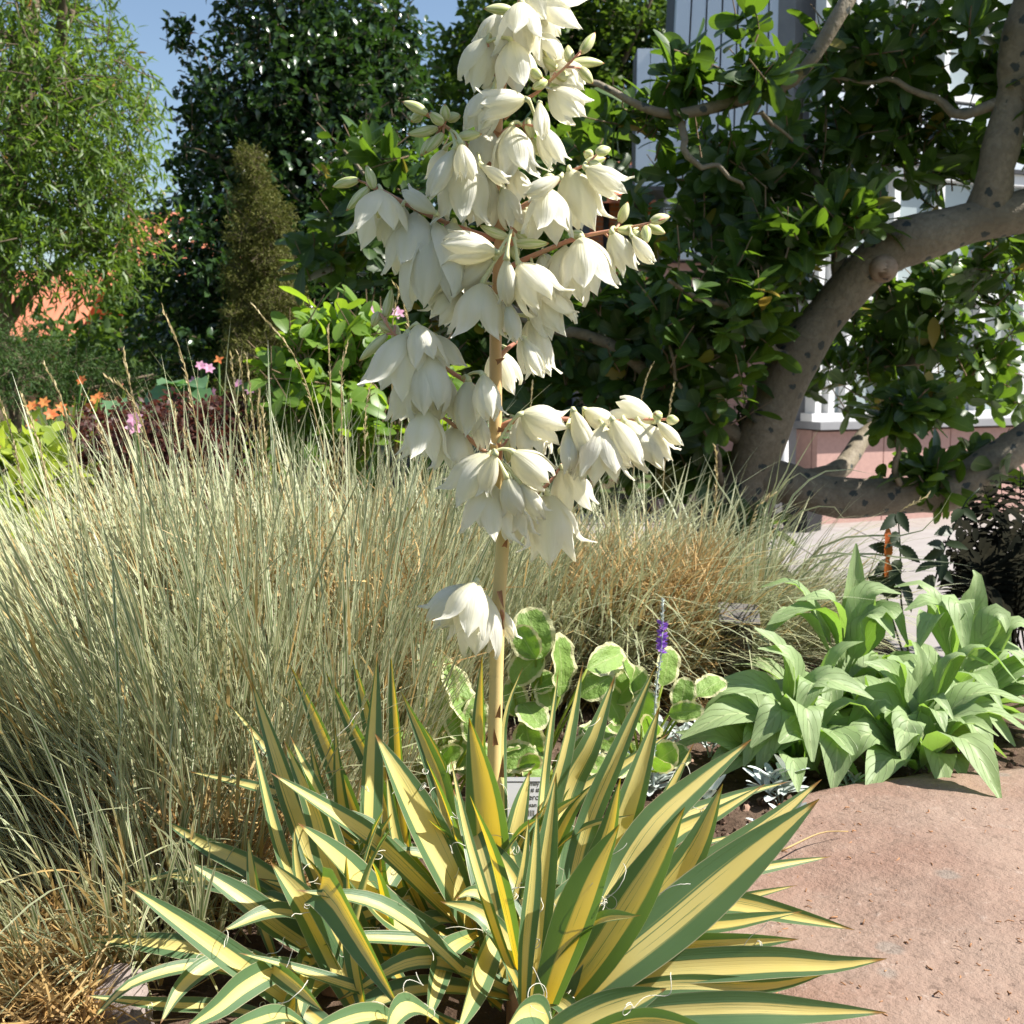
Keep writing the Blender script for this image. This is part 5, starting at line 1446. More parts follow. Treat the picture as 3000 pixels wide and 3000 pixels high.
def yucca_leaf(p3, w, roll, fold=0.35, name='leaf', nseg=18):
    c = catmull(p3, nseg)
    c[:, 2] = np.maximum(c[:, 2], 0.008)
    T = nrm(np.gradient(c, axis=0))
    t = np.linspace(0, 1, nseg + 1)
    up = np.array([0, 0, 1.0])
    toc = nrm(np.array([0, 0, CAM_H]) - c[nseg // 2])
    out = nrm((c[-1] - c[0]) * [1, 1, 0])
    base_n = up - 0.25 * out
    hd = nrm(T.mean(0))
    n1 = nrm(base_n - hd * base_n.dot(hd)); s1 = np.cross(hd, n1)
    if s1.dot(toc) < 0: s1 = -s1
    n0 = nrm(math.cos(roll) * n1 + math.sin(roll) * s1)
    N = nrm(n0 - T * (T @ n0)[:, None]); S = np.cross(T, N)
    prof = np.where(t < 0.5, 0.55 + 0.45 * np.sin(np.pi * np.clip(t, 0, .5)), (1 - np.clip((t - 0.5) / 0.5, 0, 1) ** 1.75))
    hw = w / 2 * np.maximum(prof, 0.012)
    u = np.linspace(-1, 1, 9)
    f = fold * (0.55 + 0.65 * t)
    ph = yr.uniform(0, 6.28)
    ruf = 0.05 * np.sin(t[:, None] * 7 + ph + 2 * np.sign(u)[None]) * np.abs(u)
    V = c[:, None] + S[:, None] * (hw[:, None] * u * np.cos(0.25 * np.abs(u)))[..., None] + N[:, None] * (hw[:, None] * (f[:, None] * np.abs(u) ** 1.5 + ruf))[..., None]
    U = np.stack(np.broadcast_arrays((u[None] + 1) / 2, t[:, None]), -1)
    V[..., 2] = np.maximum(V[..., 2], 0.003)
    obj(name, np_mesh('leaf', V, grid_faces(nseg, 8), U, M['yleaf']), yucca)
    for k in range(yr.integers(0, 4)):
        i = yr.integers(3, nseg - 3); sd = yr.choice((0, 8))
        THREADS.append((V[i, sd], S[i] * (1 if sd else -1), T[i], N[i]))

def leaf_px(conv, pts, w, yb, yt, roll=0.75, fold=0.35):
    """pts: photo points base to tip in a crop's own pixels; width in crop pixels; depth from yb to yt"""
    q = [conv(*p) for p in pts]
    n = len(q)
    d = np.r_[0, np.cumsum([math.dist(q[i], q[i + 1]) for i in range(n - 1)])]; d /= d[-1]
    p3 = []
    for (x, y), f in zip(q, d):
        Yv = yb + (yt - yb) * f
        p = P(x, y, Yv)
        if p[2] < 0.012: p = G(x, y, 0.012)
        p3.append(p)
    ym = (yb + yt) / 2
    yucca_leaf(np.array(p3), m_px(w / 1.486, ym) * 1.12, roll + yr.normal(0, 0.12), fold)

Lf = [  # (points base..tip, width, Y base, Y tip, roll)
    ([(1250, 1400), (1000, 750), (900, 450), (795, 130)], 95, 1.36, 1.46, .8),
    ([(1450, 1250), (1160, 520), (1050, 250), (965, 70)], 90, 1.48, 1.60, .9),
    ([(1480, 1200), (1350, 600), (1230, 330), (1120, 100)], 85, 1.50, 1.62, .9),
    ([(1480, 1150), (1380, 600), (1285, 220), (1235, 30)], 82, 1.52, 1.66, .9),
    ([(1300, 1350), (1300, 900), (1315, 450), (1345, 15)], 125, 1.40, 1.50, .9),
    ([(1520, 1200), (1450, 700), (1430, 380), (1405, 30)], 90, 1.52, 1.64, .9),
    ([(1700, 1250), (1640, 680), (1560, 430), (1450, 190)], 95, 1.46, 1.56, .8),
    ([(1800, 1300), (1680, 1040), (1510, 700), (1335, 370)], 175, 1.38, 1.36, .9),
    ([(1200, 1450), (980, 1020), (890, 760), (790, 330)], 62, 1.32, 1.38, .5),
    ([(1150, 1000), (1000, 640), (850, 420), (700, 240)], 50, 1.46, 1.58, .6),
    ([(1380, 1450), (1160, 1000), (1070, 700), (940, 400)], 115, 1.32, 1.38, .8),
    ([(1220, 1350), (1150, 900), (1105, 650), (1050, 400)], 80, 1.42, 1.50, .9),
    ([(1780, 1260), (1640, 1130), (1350, 850), (1100, 680), (880, 540)], 105, 1.40, 1.34, .7),
    ([(1250, 850), (1050, 690), (840, 610), (525, 535)], 52, 1.46, 1.52, .7),
    ([(1680, 1290), (1400, 1160), (1200, 950), (1000, 760)], 195, 1.36, 1.28, .7),
    ([(1200, 1250), (1000, 1090), (790, 950), (600, 860), (400, 740)], 95, 1.34, 1.40, .8),
    ([(900, 1350), (850, 1200), (810, 1030), (782, 810)], 58, 1.32, 1.36, .9),
    ([(1250, 1420), (930, 1220), (750, 1080), (515, 925)], 125, 1.30, 1.30, .7),
    ([(1200, 1700), (1000, 1560), (810, 1420), (500, 1200), (255, 1030)], 125, 1.22, 1.16, .75),
    ([(1050, 1450), (800, 1370), (600, 1320), (350, 1285), (60, 1265)], 115, 1.30, 1.28, .8),
    ([(1280, 1600), (1180, 1400), (1050, 1150), (880, 925)], 160, 1.26, 1.24, .9),
    ([(1300, 1500), (1140, 1150), (1095, 1035), (1160, 1090), (1280, 1290), (1450, 1580)], 175, 1.30, 1.12, .9),
    ([(1700, 1640), (1420, 1535), (1000, 1400), (740, 1325)], 72, 1.26, 1.18, .6),
    ([(1850, 1350), (1660, 1285), (1250, 1260), (1000, 1310)], 66, 1.34, 1.24, .7),
    ([(900, 1520), (700, 1410), (520, 1390), (300, 1450), (180, 1540), (100, 1625)], 75, 1.28, 1.16, .6),
    ([(850, 1350), (700, 1350), (590, 1390), (480, 1490), (400, 1635)], 85, 1.26, 1.14, .7),
    ([(1000, 1650), (800, 1590), (620, 1560), (380, 1550), (60, 1510)], 72, 1.24, 1.20, .7),
    ([(1050, 1400), (900, 1400), (760, 1470), (640, 1570), (500, 1660)], 125, 1.24, 1.08, .8),
    ([(800, 1330), (890, 1395), (1000, 1480), (1110, 1580)], 80, 1.24, 1.10, .8),
    ([(1780, 1240), (1660, 1310), (1610, 1420), (1560, 1630)], 110, 1.34, 1.14, .9),
    ([(1920, 1150), (1850, 1280), (1780, 1440), (1690, 1680)], 140, 1.36, 1.10, .9),
    ([(1860, 1400), (1840, 1000), (1810, 640), (1745, 300)], 180, 1.42, 1.36, 1.0),
    ([(1850, 1100), (1800, 600), (1795, 330), (1802, 30)], 98, 1.52, 1.60, .9),
    ([(2000, 1550), (1880, 1290), (1745, 860), (1665, 480)], 60, 1.24, 1.26, .5),
    ([(950, 1150), (800, 1060), (640, 1020), (430, 990)], 80, 1.34, 1.36, .8),
    ([(800, 1000), (650, 960), (420, 990), (180, 1050)], 34, 1.40, 1.36, .6),
    ([(1300, 1640), (1250, 1400), (1230, 1200), (1210, 900)], 90, 1.20, 1.30, .9),
    ([(1600, 1250), (1480, 1000), (1420, 800), (1385, 540)], 60, 1.44, 1.44, .8),
    ([(1560, 1300), (1380, 1100), (1340, 850), (1340, 560)], 90, 1.44, 1.48, .8),
    ([(1120, 1250), (1020, 1050), (990, 900), (985, 780)], 46, 1.32, 1.34, .8),
    ([(1500, 1700), (1350, 1600), (1150, 1640), (1000, 1720)], 110, 1.16, 1.02, .8),
    ([(1650, 1650), (1500, 1560), (1420, 1600), (1380, 1720)], 120, 1.18, 1.02, .9),
    ([(1100, 1700), (950, 1600), (800, 1630), (620, 1700)], 100, 1.18, 1.04, .8),
    ([(1400, 1350), (1100, 1330), (980, 1180), (700, 1110)], 70, 1.34, 1.30, .7),
    ([(1450, 1450), (1300, 1250), (1080, 1090), (830, 1000)], 90, 1.36, 1.36, .7),
    ([(1100, 1300), (1000, 1200), (940, 1080), (900, 930)], 60, 1.36, 1.40, .8),
    ([(1250, 1000), (1080, 820), (980, 720), (850, 640)], 66, 1.44, 1.48, .7),
    ([(1350, 1350), (1240, 900), (1190, 640), (1160, 330)], 80, 1.44, 1.50, .9),
    ([(1750, 1250), (1700, 900), (1620, 500), (1480, 250)], 60, 1.48, 1.58, .9),
]
for pts, w, yb, yt, ro in Lf:
    leaf_px(c7, pts, w, yb, yt, ro)
Rf = [
    ([(350, 1500), (400, 900), (520, 450), (605, 70)], 118, 1.42, 1.46, .9),
    ([(420, 1350), (510, 680), (640, 400), (745, 120)], 118, 1.46, 1.52, .9),
    ([(380, 1300), (420, 700), (450, 420), (500, 90)], 58, 1.50, 1.56, .9),
    ([(480, 1450), (600, 850), (760, 450), (925, 70)], 84, 1.38, 1.46, .55),
    ([(560, 1450), (730, 900), (840, 560), (940, 250)], 124, 1.38, 1.42, .85),
    ([(270, 1200), (250, 500), (270, 270), (345, 80)], 50, 1.54, 1.58, .8),
    ([(520, 1550), (720, 1080), (900, 780), (1100, 590), (1340, 395)], 138, 1.32, 1.44, .8),
    ([(600, 1450), (850, 900), (950, 680), (1090, 410)], 66, 1.40, 1.50, .6),
    ([(600, 1350), (950, 860), (1200, 715), (1400, 590)], 74, 1.42, 1.54, .8),
    ([(620, 1200), (950, 790), (1250, 650), (1500, 580)], 56, 1.50, 1.64, .8),
    ([(560, 1560), (850, 1230), (1100, 990), (1400, 770), (1645, 570)], 110, 1.30, 1.42, .8),
    ([(480, 1630), (700, 1430), (1000, 1190), (1350, 890), (1635, 655)], 205, 1.20, 1.26, .85),
    ([(600, 1500), (850, 1200), (1080, 900), (1215, 590)], 134, 1.28, 1.32, .75),
    ([(470, 1610), (700, 1300), (900, 980), (1050, 690)], 178, 1.21, 1.22, .8),
    ([(425, 1600), (520, 1330), (650, 1000), (765, 765)], 172, 1.19, 1.18, .8),
    ([(560, 1350), (650, 1000), (720, 800), (770, 560)], 94, 1.34, 1.34, .8),
    ([(385, 1590), (410, 1200), (445, 880), (490, 540)], 98, 1.20, 1.22, .85),
    ([(345, 1590), (355, 1300), (385, 1000), (408, 700)], 78, 1.18, 1.20, .85),
    ([(650, 1300), (1000, 1040), (1400, 955), (1690, 905)], 58, 1.36, 1.46, .8),
    ([(700, 1300), (1050, 1150), (1320, 1080), (1540, 1030)], 46, 1.34, 1.36, .8),
    ([(650, 1380), (1000, 1120), (1250, 1110), (1500, 1160), (1790, 1225)], 98, 1.32, 1.26, .85),
    ([(700, 1420), (1050, 1235), (1300, 1190), (1560, 1145)], 76, 1.28, 1.26, .6),
    ([(640, 1450), (950, 1320), (1250, 1285), (1545, 1265)], 92, 1.26, 1.22, .8),
    ([(560, 1480), (900, 1400), (1400, 1370), (1700, 1375), (1930, 1350)], 125, 1.24, 1.20, .8),
    ([(620, 1520), (1000, 1465), (1400, 1470), (1680, 1410)], 74, 1.22, 1.20, .8),
    ([(420, 1720), (560, 1640), (760, 1555), (970, 1480)], 138, 1.12, 1.12, .85),
    ([(520, 1680), (880, 1595), (1300, 1570), (1600, 1580), (1930, 1585)], 128, 1.16, 1.13, .8),
    ([(800, 1350), (960, 1400), (1120, 1455), (1390, 1545)], 56, 1.26, 1.20, .8),
    ([(350, 1100), (530, 690), (750, 530), (980, 370)], 66, 1.48, 1.60, .8),
    ([(600, 1250), (850, 940), (1050, 870), (1330, 800)], 36, 1.44, 1.54, .7),
    ([(300, 1500), (290, 1200), (340, 960), (370, 740)], 66, 1.34, 1.34, .8),
    ([(200, 1550), (240, 1350), (300, 1150), (340, 950)], 70, 1.36, 1.34, .8),
    ([(150, 1350), (100, 1150), (40, 900), (-40, 650)], 90, 1.46, 1.46, .8),
    ([(250, 1300), (180, 1100), (110, 1060), (50, 1090)], 80, 1.38, 1.32, .8),
    ([(480, 1700), (420, 1590), (340, 1590), (270, 1660)], 120, 1.14, 1.04, .9),
    ([(560, 1720), (800, 1650), (1000, 1650), (1250, 1720)], 120, 1.10, 1.02, .8),
    ([(300, 1400), (420, 1000), (560, 700), (690, 560)], 70, 1.42, 1.44, .8),
    ([(240, 1250), (200, 900), (200, 600), (240, 330)], 60, 1.49, 1.52, .8),
]
for pts, w, yb, yt, ro in Rf:
    leaf_px(c8, pts, w * 1.15, yb, yt, ro + 0.2)
# old leaves and heart leaves filling the crowns
for (cx, cy, n, hmax) in ((1440, 1.44, 26, 0.30), (1580, 1.27, 16, 0.22), (1000, 1.36, 16, 0.22)):
    for i in range(n):
        a = yr.uniform(0, 6.283); L = yr.uniform(0.16, 0.30); e = yr.uniform(0.1, 1.3)
        b = np.array([P(cx, 1500, cy)[0] + yr.normal(0, 0.02), cy + yr.normal(0, 0.02), 0.01])
        d = np.array([math.cos(a) * math.cos(e), math.sin(a) * math.cos(e), math.sin(e)])
        if d[1] < -0.55 and e > 0.5: continue
        m_ = b + d * L * 0.55 + [0, 0, 0.02]; t_ = b + d * L - [0, 0, 0.05 * (1.3 - e)]
        yucca_leaf(np.array([b, m_, t_]), yr.uniform(0.022, 0.036), yr.uniform(0.1, 0.8))
    # short stout stem of each crown
    V, Fq, U = tube(np.array([[P(cx, 1500, cy)[0], cy, -0.03], [P(cx, 1500, cy)[0], cy, 0.03], [P(cx, 1500, cy)[0], cy, 0.055]]), [0.035, 0.034, 0.015], 10)
    obj('crown_stem', np_mesh('crown_stem', V, Fq, U, M['bract']), yucca)

tp = []
for (p, s, t, n_) in THREADS:
    k = 14; L = yr.uniform(0.02, 0.07)
    q = [p]
    d = nrm(s + 0.5 * t + 0.4 * n_ + yr.normal(0, 0.3, 3)); ax = nrm(yr.normal(size=3)); tw = yr.normal(0, 0.55)
    for j in range(k):
        d = nrm(d + np.cross(ax, d) * tw + yr.normal(0, 0.12, 3)); q.append(q[-1] + d * L / k)
    tp.append(tube(np.array(q), 0.00038, 4, False))
V, Fq, U = cat_geo(tp)
tag(obj('leaf_threads', np_mesh('leaf_threads', V, Fq, U, M['thread']), yucca), kind='stuff')

# flower spike -----------------------------------------------------
NET = []
def rod(name, px, Ys, w, mat, n=20, par=None, ns=10):
    pts = catmull([P(a, b, y) for (a, b), y in zip(px, Ys)], n)
    rr = np.interp(np.linspace(0, 1, n + 1), np.linspace(0, 1, len(w)), [m_px(x / 2, Y0) for x in w])
    V, Fq, U = tube(pts, rr, ns)
    NET.append(pts)
    return obj(name, np_mesh(name, V, Fq, U, mat), par or yucca)
sp_px = [(1438, 2760), (1442, 2500), (1447, 2250), (1452, 2050), (1456, 1900), (1462, 1750), (1472, 1600), (1470, 1520), (1456, 1380), (1452, 1250), (1452, 1100), (1452, 980), (1458, 840), (1464, 680), (1460, 500), (1462, 340), (1482, 200), (1512, 60), (1530, -40), (1545, -140)]
spike = rod('flower_stalk', sp_px, [Y0] * len(sp_px), [44, 42, 40, 40, 42, 42, 42, 40, 40, 39, 38, 37, 35, 33, 30, 27, 23, 19, 14, 8], M['stalk'], 60, ns=14)
NET[0] = NET[0][22:]
def arm(conv, pts, w, dy):
    q = [conv(*p) for p in pts]
    Ys = [Y0 + dy * i / max(len(q) - 1, 1) for i in range(len(q))]
    rod('branch', q, Ys, w, M['arm'], 14, spike, 8)
arm(c1, [(890, 1130), (780, 1095), (680, 1060), (510, 985), (330, 885), (235, 850)], [17, 16, 14, 12, 9, 6], -0.02)
arm(c1, [(905, 1075), (990, 990), (1100, 925), (1240, 810), (1310, 780), (1380, 715)], [17, 16, 14, 11, 8, 5], -0.03)
arm(c1, [(905, 1290), (1000, 1235), (1130, 1180), (1280, 1120), (1450, 1085), (1580, 1060), (1690, 1030)], [17, 16, 15, 13, 10, 7, 4], -0.05)
arm(c1, [(920, 830), (800, 720), (720, 660), (660, 600), (560, 540), (455, 485)], [14, 13, 12, 10, 8, 4], -0.05)
arm(c1, [(930, 560), (1010, 480), (1080, 440), (1140, 385), (1230, 305), (1290, 240)], [13, 12, 10, 9, 7, 4], -0.06)
arm(c1, [(900, 1210), (930, 1180), (970, 1120), (960, 1070)], [12, 11, 9, 5], -0.09)
arm(c1, [(905, 640), (960, 600), (1040, 590), (1090, 600)], [12, 10, 8, 5], -0.05)
arm(c1, [(940, 330), (990, 250), (1080, 180), (1150, 150)], [11, 10, 8, 5], 0.02)
arm(c1, [(920, 420), (880, 330), (850, 200)], [11, 9, 6], -0.03)
arm(c2, [(895, 420), (940, 360), (1020, 305)], [16, 14, 9], 0.02)
arm(c2, [(885, 870), (810, 820), (700, 725), (600, 650), (540, 590)], [15, 14, 12, 10, 7], -0.03)
arm(c2, [(890, 600), (740, 505), (640, 440), (520, 350), (400, 280), (370, 210)], [15, 14, 12, 10, 8, 5], -0.05)
arm(c2, [(895, 735), (990, 690), (1120, 685), (1230, 690), (1400, 700), (1560, 690), (1650, 690), (1730, 692)], [17, 16, 15, 14, 12, 9, 7, 4], -0.02)
arm(c2, [(920, 1110), (1050, 1060), (1120, 1010), (1170, 950), (1200, 900)], [15, 14, 12, 10, 6], 0.03)
arm(c2, [(905, 890), (910, 830), (900, 800)], [14, 12, 8], -0.05)
arm(c2, [(880, 1770), (840, 1680), (810, 1600), (800, 1480)], [12, 11, 10, 6], -0.04)
arm(c2, [(905, 1690), (925, 1620), (920, 1590)], [10, 9, 6], -0.02)
arm(c2, [(900, 960), (880, 900), (870, 850)], [12, 10, 6], -0.07)

def nearest(p):
    best, bd = None, 9
    for ps in NET:
        d = np.linalg.norm(ps - p, axis=1); i = d.argmin()
        if d[i] < bd: bd, best = d[i], ps[i]
    return best

def petal_mesh(kind, seed):
    r2 = np.random.default_rng(seed)
    R, E, Wd = {'o': (0.38, 0.36, 0.58), 'w': (0.43, 0.58, 0.62), 'h': (0.29, 0.20, 0.46), 'c': (0.19, 0.03, 0.32)}[kind]
    nl, nc = 9, 6
    t = np.linspace(0, 1, nl + 1); u = np.linspace(-1, 1, nc + 1)
    rr = np.where(t < 0.62, R * np.sin(np.clip(t / 0.62, 0, 1) * np.pi / 2) ** 0.72, R + (E - R) * ((t - 0.62) / 0.38) ** 2)
    rr = np.maximum(rr, 0.02)
    wp = np.sin(np.pi * np.clip(0.06 + 0.94 * t, 0, 1) ** 0.92) ** 0.8
    wp[-1] = 0.03
    hw = Wd / 2 * wp
    ang = np.clip(hw / np.maximum(rr, 0.05), 0, 1.0)
    ph = r2.uniform(0, 6.28)
    phi = ang[:, None] * u[None]
    rad = rr[:, None] * (1 - 0.10 * np.abs(u[None]) ** 2) + 0.026 * np.sin(u[None] * 5 + ph + 4 * t[:, None]) * t[:, None] + 0.02 * (1 - np.abs(u[None])) * np.sin(np.pi * t)[:, None]
    rad = rad + r2.normal(0, 0.03) * (t[:, None] ** 2)
    z = t[:, None] * (1.0 + 0 * u[None]) - 0.03 * np.abs(u[None]) * t[:, None]
    tip = np.clip((t - 0.8) / 0.2, 0, 1)[:, None] ** 2 * r2.uniform(-0.08, 0.24)
    V = np.stack([(rad + tip) * np.cos(phi), (rad + tip) * np.sin(phi), z], -1)
    U = np.stack(np.broadcast_arrays((u[None] + 1) / 2, t[:, None]), -1)
    return V, grid_faces(nl, nc), U

PM = {k: [np_mesh('petal', *petal_mesh(k, 200 + s), M['petal']) for s in range(4)] for k in 'ow'}
def closed_geo(kind, r2):
    parts = []
    for k in range(6):
        V, Fq, U = petal_mesh(kind, int(r2.integers(9999)))
        s = 1.0 if k % 2 == 0 else 0.93
        a = k * math.pi / 3 + r2.normal(0, 0.05); ca, sa = math.cos(a), math.sin(a)
        V = V.reshape(-1, 3) * [s, s, r2.uniform(0.92, 1.03)]
        V = np.stack([V[:, 0] * ca - V[:, 1] * sa, V[:, 0] * sa + V[:, 1] * ca, V[:, 2]], -1)
        parts.append((V, Fq, U))
    return cat_geo(parts)
CM = {k: [np_mesh('closed_flower', *closed_geo(k, np.random.default_rng(300 + s)), M['petal']) for s in range(4)] for k in 'hc'}

def pedicel_geo(Minv, a, start, L):
    """from the branch to the flower's top, in flower space"""
    q = np.array([list(Minv @ Vector(start)), list(Minv @ Vector((np.array(start) + a) / 2 + np.array([0, 0, 0.004]))), [0, 0, -0.02], [0, 0, 0.05]])
    return tube(catmull(q, 6), np.array([0.030, 0.03, 0.028, 0.03, 0.035, 0.05, 0.07]) * (0.065 / L) ** 0.5, 6)

def flower(conv, ax, ay, tx, ty, kind='o', dy=None, dt=None):
    dy = yr.uniform(-0.045, 0.02) if dy is None else dy
    dt = yr.uniform(-0.02, 0.02) if dt is None else dt
    a = P(*conv(ax, ay), Y0 + dy); t = P(*conv(tx, ty), Y0 + dy + dt)
    L = float(np.linalg.norm(t - a)) * 1.08
    start = nearest(a)
    roll = yr.uniform(0, 6.28)
    W = frame_matrix(a, t - a, roll, L)
    Wi = W.inverted()
    parts = [pedicel_geo(Wi, a, start, L)]
    if kind in 'ow':
        parts.append(tube(np.array([[0, 0, 0.03], [0, 0, 0.2], [0, 0, 0.42], [0, 0, 0.5]]), [0.05, 0.075, 0.06, 0.03], 8))
        V, Fq, U = cat_geo(parts)
        f = obj('flower', np_mesh('flower', V, Fq, U, M['pistil']), spike, W)
        for k in range(6):
            s = (1.0 if k % 2 == 0 else 0.90) * yr.uniform(0.94, 1.06)
            Wp = W @ Matrix.Rotation(k * math.pi / 3 + yr.normal(0, 0.09), 4, 'Z') @ Matrix.Rotation(yr.normal(0, 0.07), 4, 'Y') @ Matrix.Diagonal((s, yr.uniform(0.92, 1.08), yr.uniform(0.9, 1.05), 1))
            obj('petal', PM[kind][yr.integers(4)], f, Wp)
    else:
        f = obj('closed_flower', CM[kind][yr.integers(4)], spike, W)
        V, Fq, U = parts[0]
        obj('flower_stem', np_mesh('flower_stem', V, Fq, U, M['pistil']), f, W)

def bud(conv, ax, ay, tx, ty, w=1.0, dy=None):
    dy = yr.uniform(-0.05, -0.01) if dy is None else dy
    a = P(*conv(ax, ay), Y0 + dy); t = P(*conv(tx, ty), Y0 + dy + yr.uniform(-0.012, 0.012))
    L = float(np.linalg.norm(t - a))
    W = frame_matrix(a, t - a, yr.uniform(0, 6.28), L)
    s = np.linspace(0, 1, 12)
    rr = 0.0062 * w / L * np.sin(np.pi * (0.07 + 0.925 * s) ** 0.85) ** 0.75
    pts = np.stack([0.03 * np.sin(s * 3), 0 * s, s], -1)
    V, Fq, U = tube(pts, rr, 9)
    # three soft ribs
    f = obj('bud', np_mesh('bud', V, Fq, U, M['bud']), spike, W)
    start = nearest(a)
    V, Fq, U = tube(catmull(np.array([list(W.inverted() @ Vector(start)), [0, 0, -0.02], [0, 0, 0.06]]), 4), 0.0016 / L, 5)
    obj('bud_stem', np_mesh('bud_stem', V, Fq, U, M['arm']), f, W)

A = [  # crop 1 flowers
    (1035, -60, 1190, 110, 'w', -.02), (1015, 10, 1000, 230, 'w', -.05), (1075, 70, 1180, 165, 'h', 0), (930, 70, 850, 190, 'o', 0), (860, 170, 770, 400, 'o', -.02), (960, 190, 1000, 430, 'w', -.04),
    (1100, 160, 1170, 310, 'o', 0), (900, 380, 870, 500, 'o', 0), (880, 420, 790, 610, 'o', -.03), (1150, 300, 1280, 410, 'o', 0), (1140, 420, 1290, 545, 'o', -.02), (1035, 465, 828, 500, 'h', -.07), (1095, 480, 1112, 645, 'c', -.08), (1095, 590, 1185, 770, 'h', -.04),
    (965, 590, 985, 830, 'w', -.04), (850, 610, 830, 800, 'o', 0), (725, 675, 760, 840, 'h', -.08), (700, 700, 580, 915, 'c', -.07), (745, 720, 735, 1050, 'o', -.04), (820, 780, 940, 860, 'c', -.07), (860, 830, 830, 1060, 'o', 0), (985, 800, 1010, 950, 'o', 0), (925, 880, 975, 1060, 'h', -.03), (650, 700, 620, 860, 'o', .01),
    (1235, 795, 1320, 1060, 'o', -.03), (1140, 885, 1140, 1115, 'w', -.05), (1030, 980, 1020, 1150, 'o', .0), (1195, 835, 1040, 915, 'c', -.08), (1310, 790, 1490, 900, 'h', -.05),
    (345, 895, 330, 1140, 'w', -.03), (450, 965, 400, 1160, 'o', -.02), (510, 1000, 485, 1290, 'o', -.01), (600, 1045, 570, 1420, 'o', -.02), (690, 1045, 650, 1400, 'o', -.02), (610, 1010, 460, 905, 'c', -.05), (740, 1060, 720, 1280, 'o', .01),
    (900, 1190, 660, 1160, 'h', -.07), (885, 1215, 715, 1340, 'h', -.05), (940, 1215, 945, 1430, 'c', -.09), (995, 1240, 1120, 1450, 'o', -.07), (830, 1330, 800, 1580, 'w', -.06), (720, 1360, 610, 1510, 'o', -.02), (1080, 1370, 1190, 1555, 'o', -.03), (945, 1420, 985, 1600, 'c', -.07), (1170, 1370, 1250, 1490, 'c', -.02), (900, 1400, 880, 1560, 'o', -.02),
    (1290, 1115, 1340, 1380, 'w', -.05), (1215, 1160, 1250, 1440, 'o', -.02), (1110, 1190, 1150, 1350, 'o', -.01), (1435, 1090, 1510, 1265, 'h', -.05), (1530, 1110, 1625, 1235, 'c', -.05)]
for (a, b, c, d, k, dy) in A: flower(c1, a, b, c, d, k, dy)
Bf = [
    (1055, 210, 1090, 470, 'h', -.03), (1020, 305, 1110, 475, 'c', -.06), (885, 360, 935, 545, 'o', .04), (520, 240, 560, 430, 'w', -.06), (480, 280, 400, 570, 'w', -.05), (600, 290, 690, 450, 'o', -.02), (565, 370, 570, 660, 'o', -.04), (520, 440, 470, 690, 'o', -.01), (560, 640, 540, 870, 'w', -.05), (650, 480, 620, 680, 'o', -.02),
    (760, 500, 760, 740, 'h', -.04), (830, 475, 860, 680, 'h', -.06), (700, 720, 690, 940, 'o', -.01), (790, 640, 840, 820, 'c', -.03), (860, 850, 715, 1040, 'o', -.06), (890, 850, 830, 1030, 'c', -.09), (965, 840, 1130, 985, 'o', -.07), (870, 990, 850, 1230, 'w', -.05), (940, 960, 985, 1120, 'h', -.08), (1000, 985, 1110, 1150, 'c', -.07), (970, 1090, 990, 1250, 'o', -.02),
    (1205, 920, 1270, 1130, 'o', .02), (1130, 1040, 1150, 1310, 'w', .0), (1010, 660, 1185, 745, 'o', -.06), (1010, 670, 1080, 860, 'o', -.02), (1255, 645, 1330, 860, 'c', -.06), (1230, 725, 1235, 930, 'c', -.05), (1305, 640, 1430, 720, 'h', -.02), (1395, 720, 1390, 970, 'w', -.04), (1440, 690, 1540, 890, 'h', -.06), (1490, 690, 1625, 900, 'h', -.03), (1640, 700, 1460, 640, 'o', -.01), (1570, 710, 1690, 880, 'h', -.03), (1650, 700, 1755, 805, 'c', -.05),
    (800, 1450, 730, 1690, 'w', -.06), (825, 1500, 790, 1780, 'o', -.03), (920, 1590, 972, 1725, 'c', .01), (770, 1470, 600, 1640, 'h', -.05), (1310, 760, 1290, 960, 'c', -.04)]
for (a, b, c, d, k, dy) in Bf: flower(c2, a, b, c, d, k, dy)
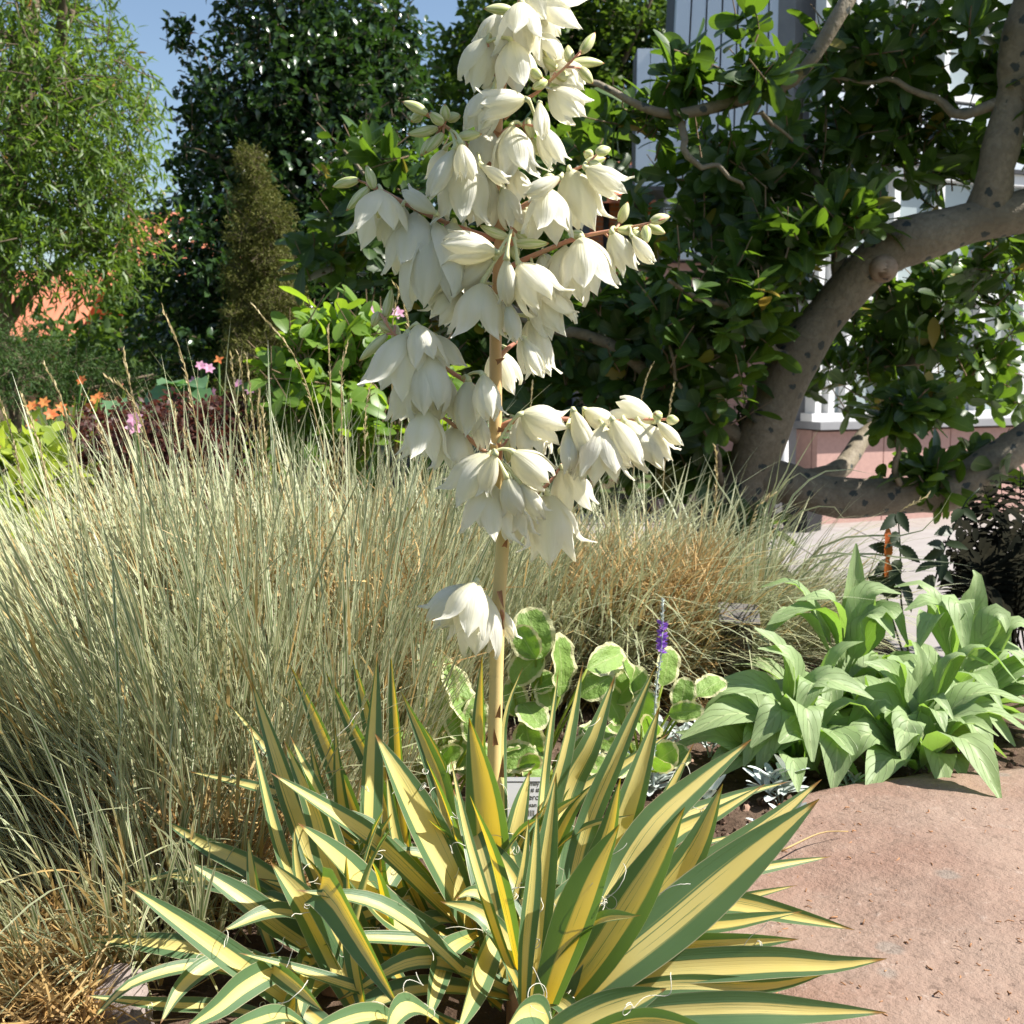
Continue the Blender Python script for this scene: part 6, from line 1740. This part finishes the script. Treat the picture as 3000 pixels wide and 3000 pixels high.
for (a, b, c, d) in ((240, 850, 118, 882), (312, 890, 278, 778), (290, 885, 185, 995), (565, 535, 448, 480), (540, 540, 490, 575), (615, 605, 470, 632), (640, 585, 578, 530), (652, 570, 650, 490), (660, 560, 725, 545), (640, 630, 555, 722), (600, 650, 535, 735), (715, 645, 825, 632),
                     (1290, 250, 1358, 153), (1240, 292, 1230, 212), (1245, 297, 1402, 300), (1288, 320, 1348, 396), (1130, 385, 1060, 420), (1140, 400, 1240, 462), (1170, 345, 1245, 378), (1180, 330, 1110, 270), (975, 52, 832, 42), (950, 1122, 812, 1062), (990, 1098, 1070, 1172), (975, 1148, 1142, 1148), (972, 1160, 985, 1232), (1345, 735, 1305, 715), (1365, 715, 1432, 700), (1310, 775, 1410, 745), (1330, 770, 1395, 798),
                     (1565, 1085, 1455, 1080), (1475, 1050, 1512, 952), (1620, 1045, 1712, 1022), (1605, 1062, 1690, 1100), (1600, 1068, 1602, 1150), (1530, 1100, 1580, 1125), (1120, 850, 1165, 825), (1250, 1100, 1310, 1125), (640, 1100, 605, 1195), (1060, 330, 1110, 370), (1040, 560, 1060, 660), (1045, 640, 1110, 745), (1430, 1130, 1445, 1235)):
    bud(c1, a, b, c, d)
for (a, b, c, d) in ((365, 210, 397, 70), (340, 185, 303, 252), (415, 245, 430, 355), (400, 275, 330, 225), (375, 290, 245, 415), (950, 785, 948, 895), (1695, 690, 1755, 695), (1660, 680, 1640, 665), (470, 380, 380, 465), (1215, 830, 1190, 850)):
    bud(c2, a, b, c, d)

# dry bracts at the nodes of the stalk
for (conv, x, y, dx, dyy) in ((c2, 905, 1500, 30, 120), (c2, 915, 1680, -8, -150), (c2, 890, 290, 30, -70), (c2, 895, 420, 60, -30), (c2, 900, 740, 90, 10), (c2, 930, 1290, 20, -60), (c8, 235, 300, 15, -90), (c8, 225, 420, -12, -110), (c8, 250, 560, 10, -150), (c1, 905, 1110, 60, -40), (c1, 900, 640, -40, -40)):
    a = P(*conv(x, y), Y0 - 0.012); b = P(*conv(x + dx, y + dyy), Y0 - 0.022)
    L = np.linalg.norm(b - a) * 0.7
    V, Fq, U = leaves(a[None], (b - a)[None], [[0.2, -1, 0.2]], L, 0.007, lambda t: np.clip(1 - t, 0.03, 1) ** 0.8, -0.1, 0.5, 6, 4)
    obj('bract', np_mesh('bract', V, Fq, U, M['bract']), spike)
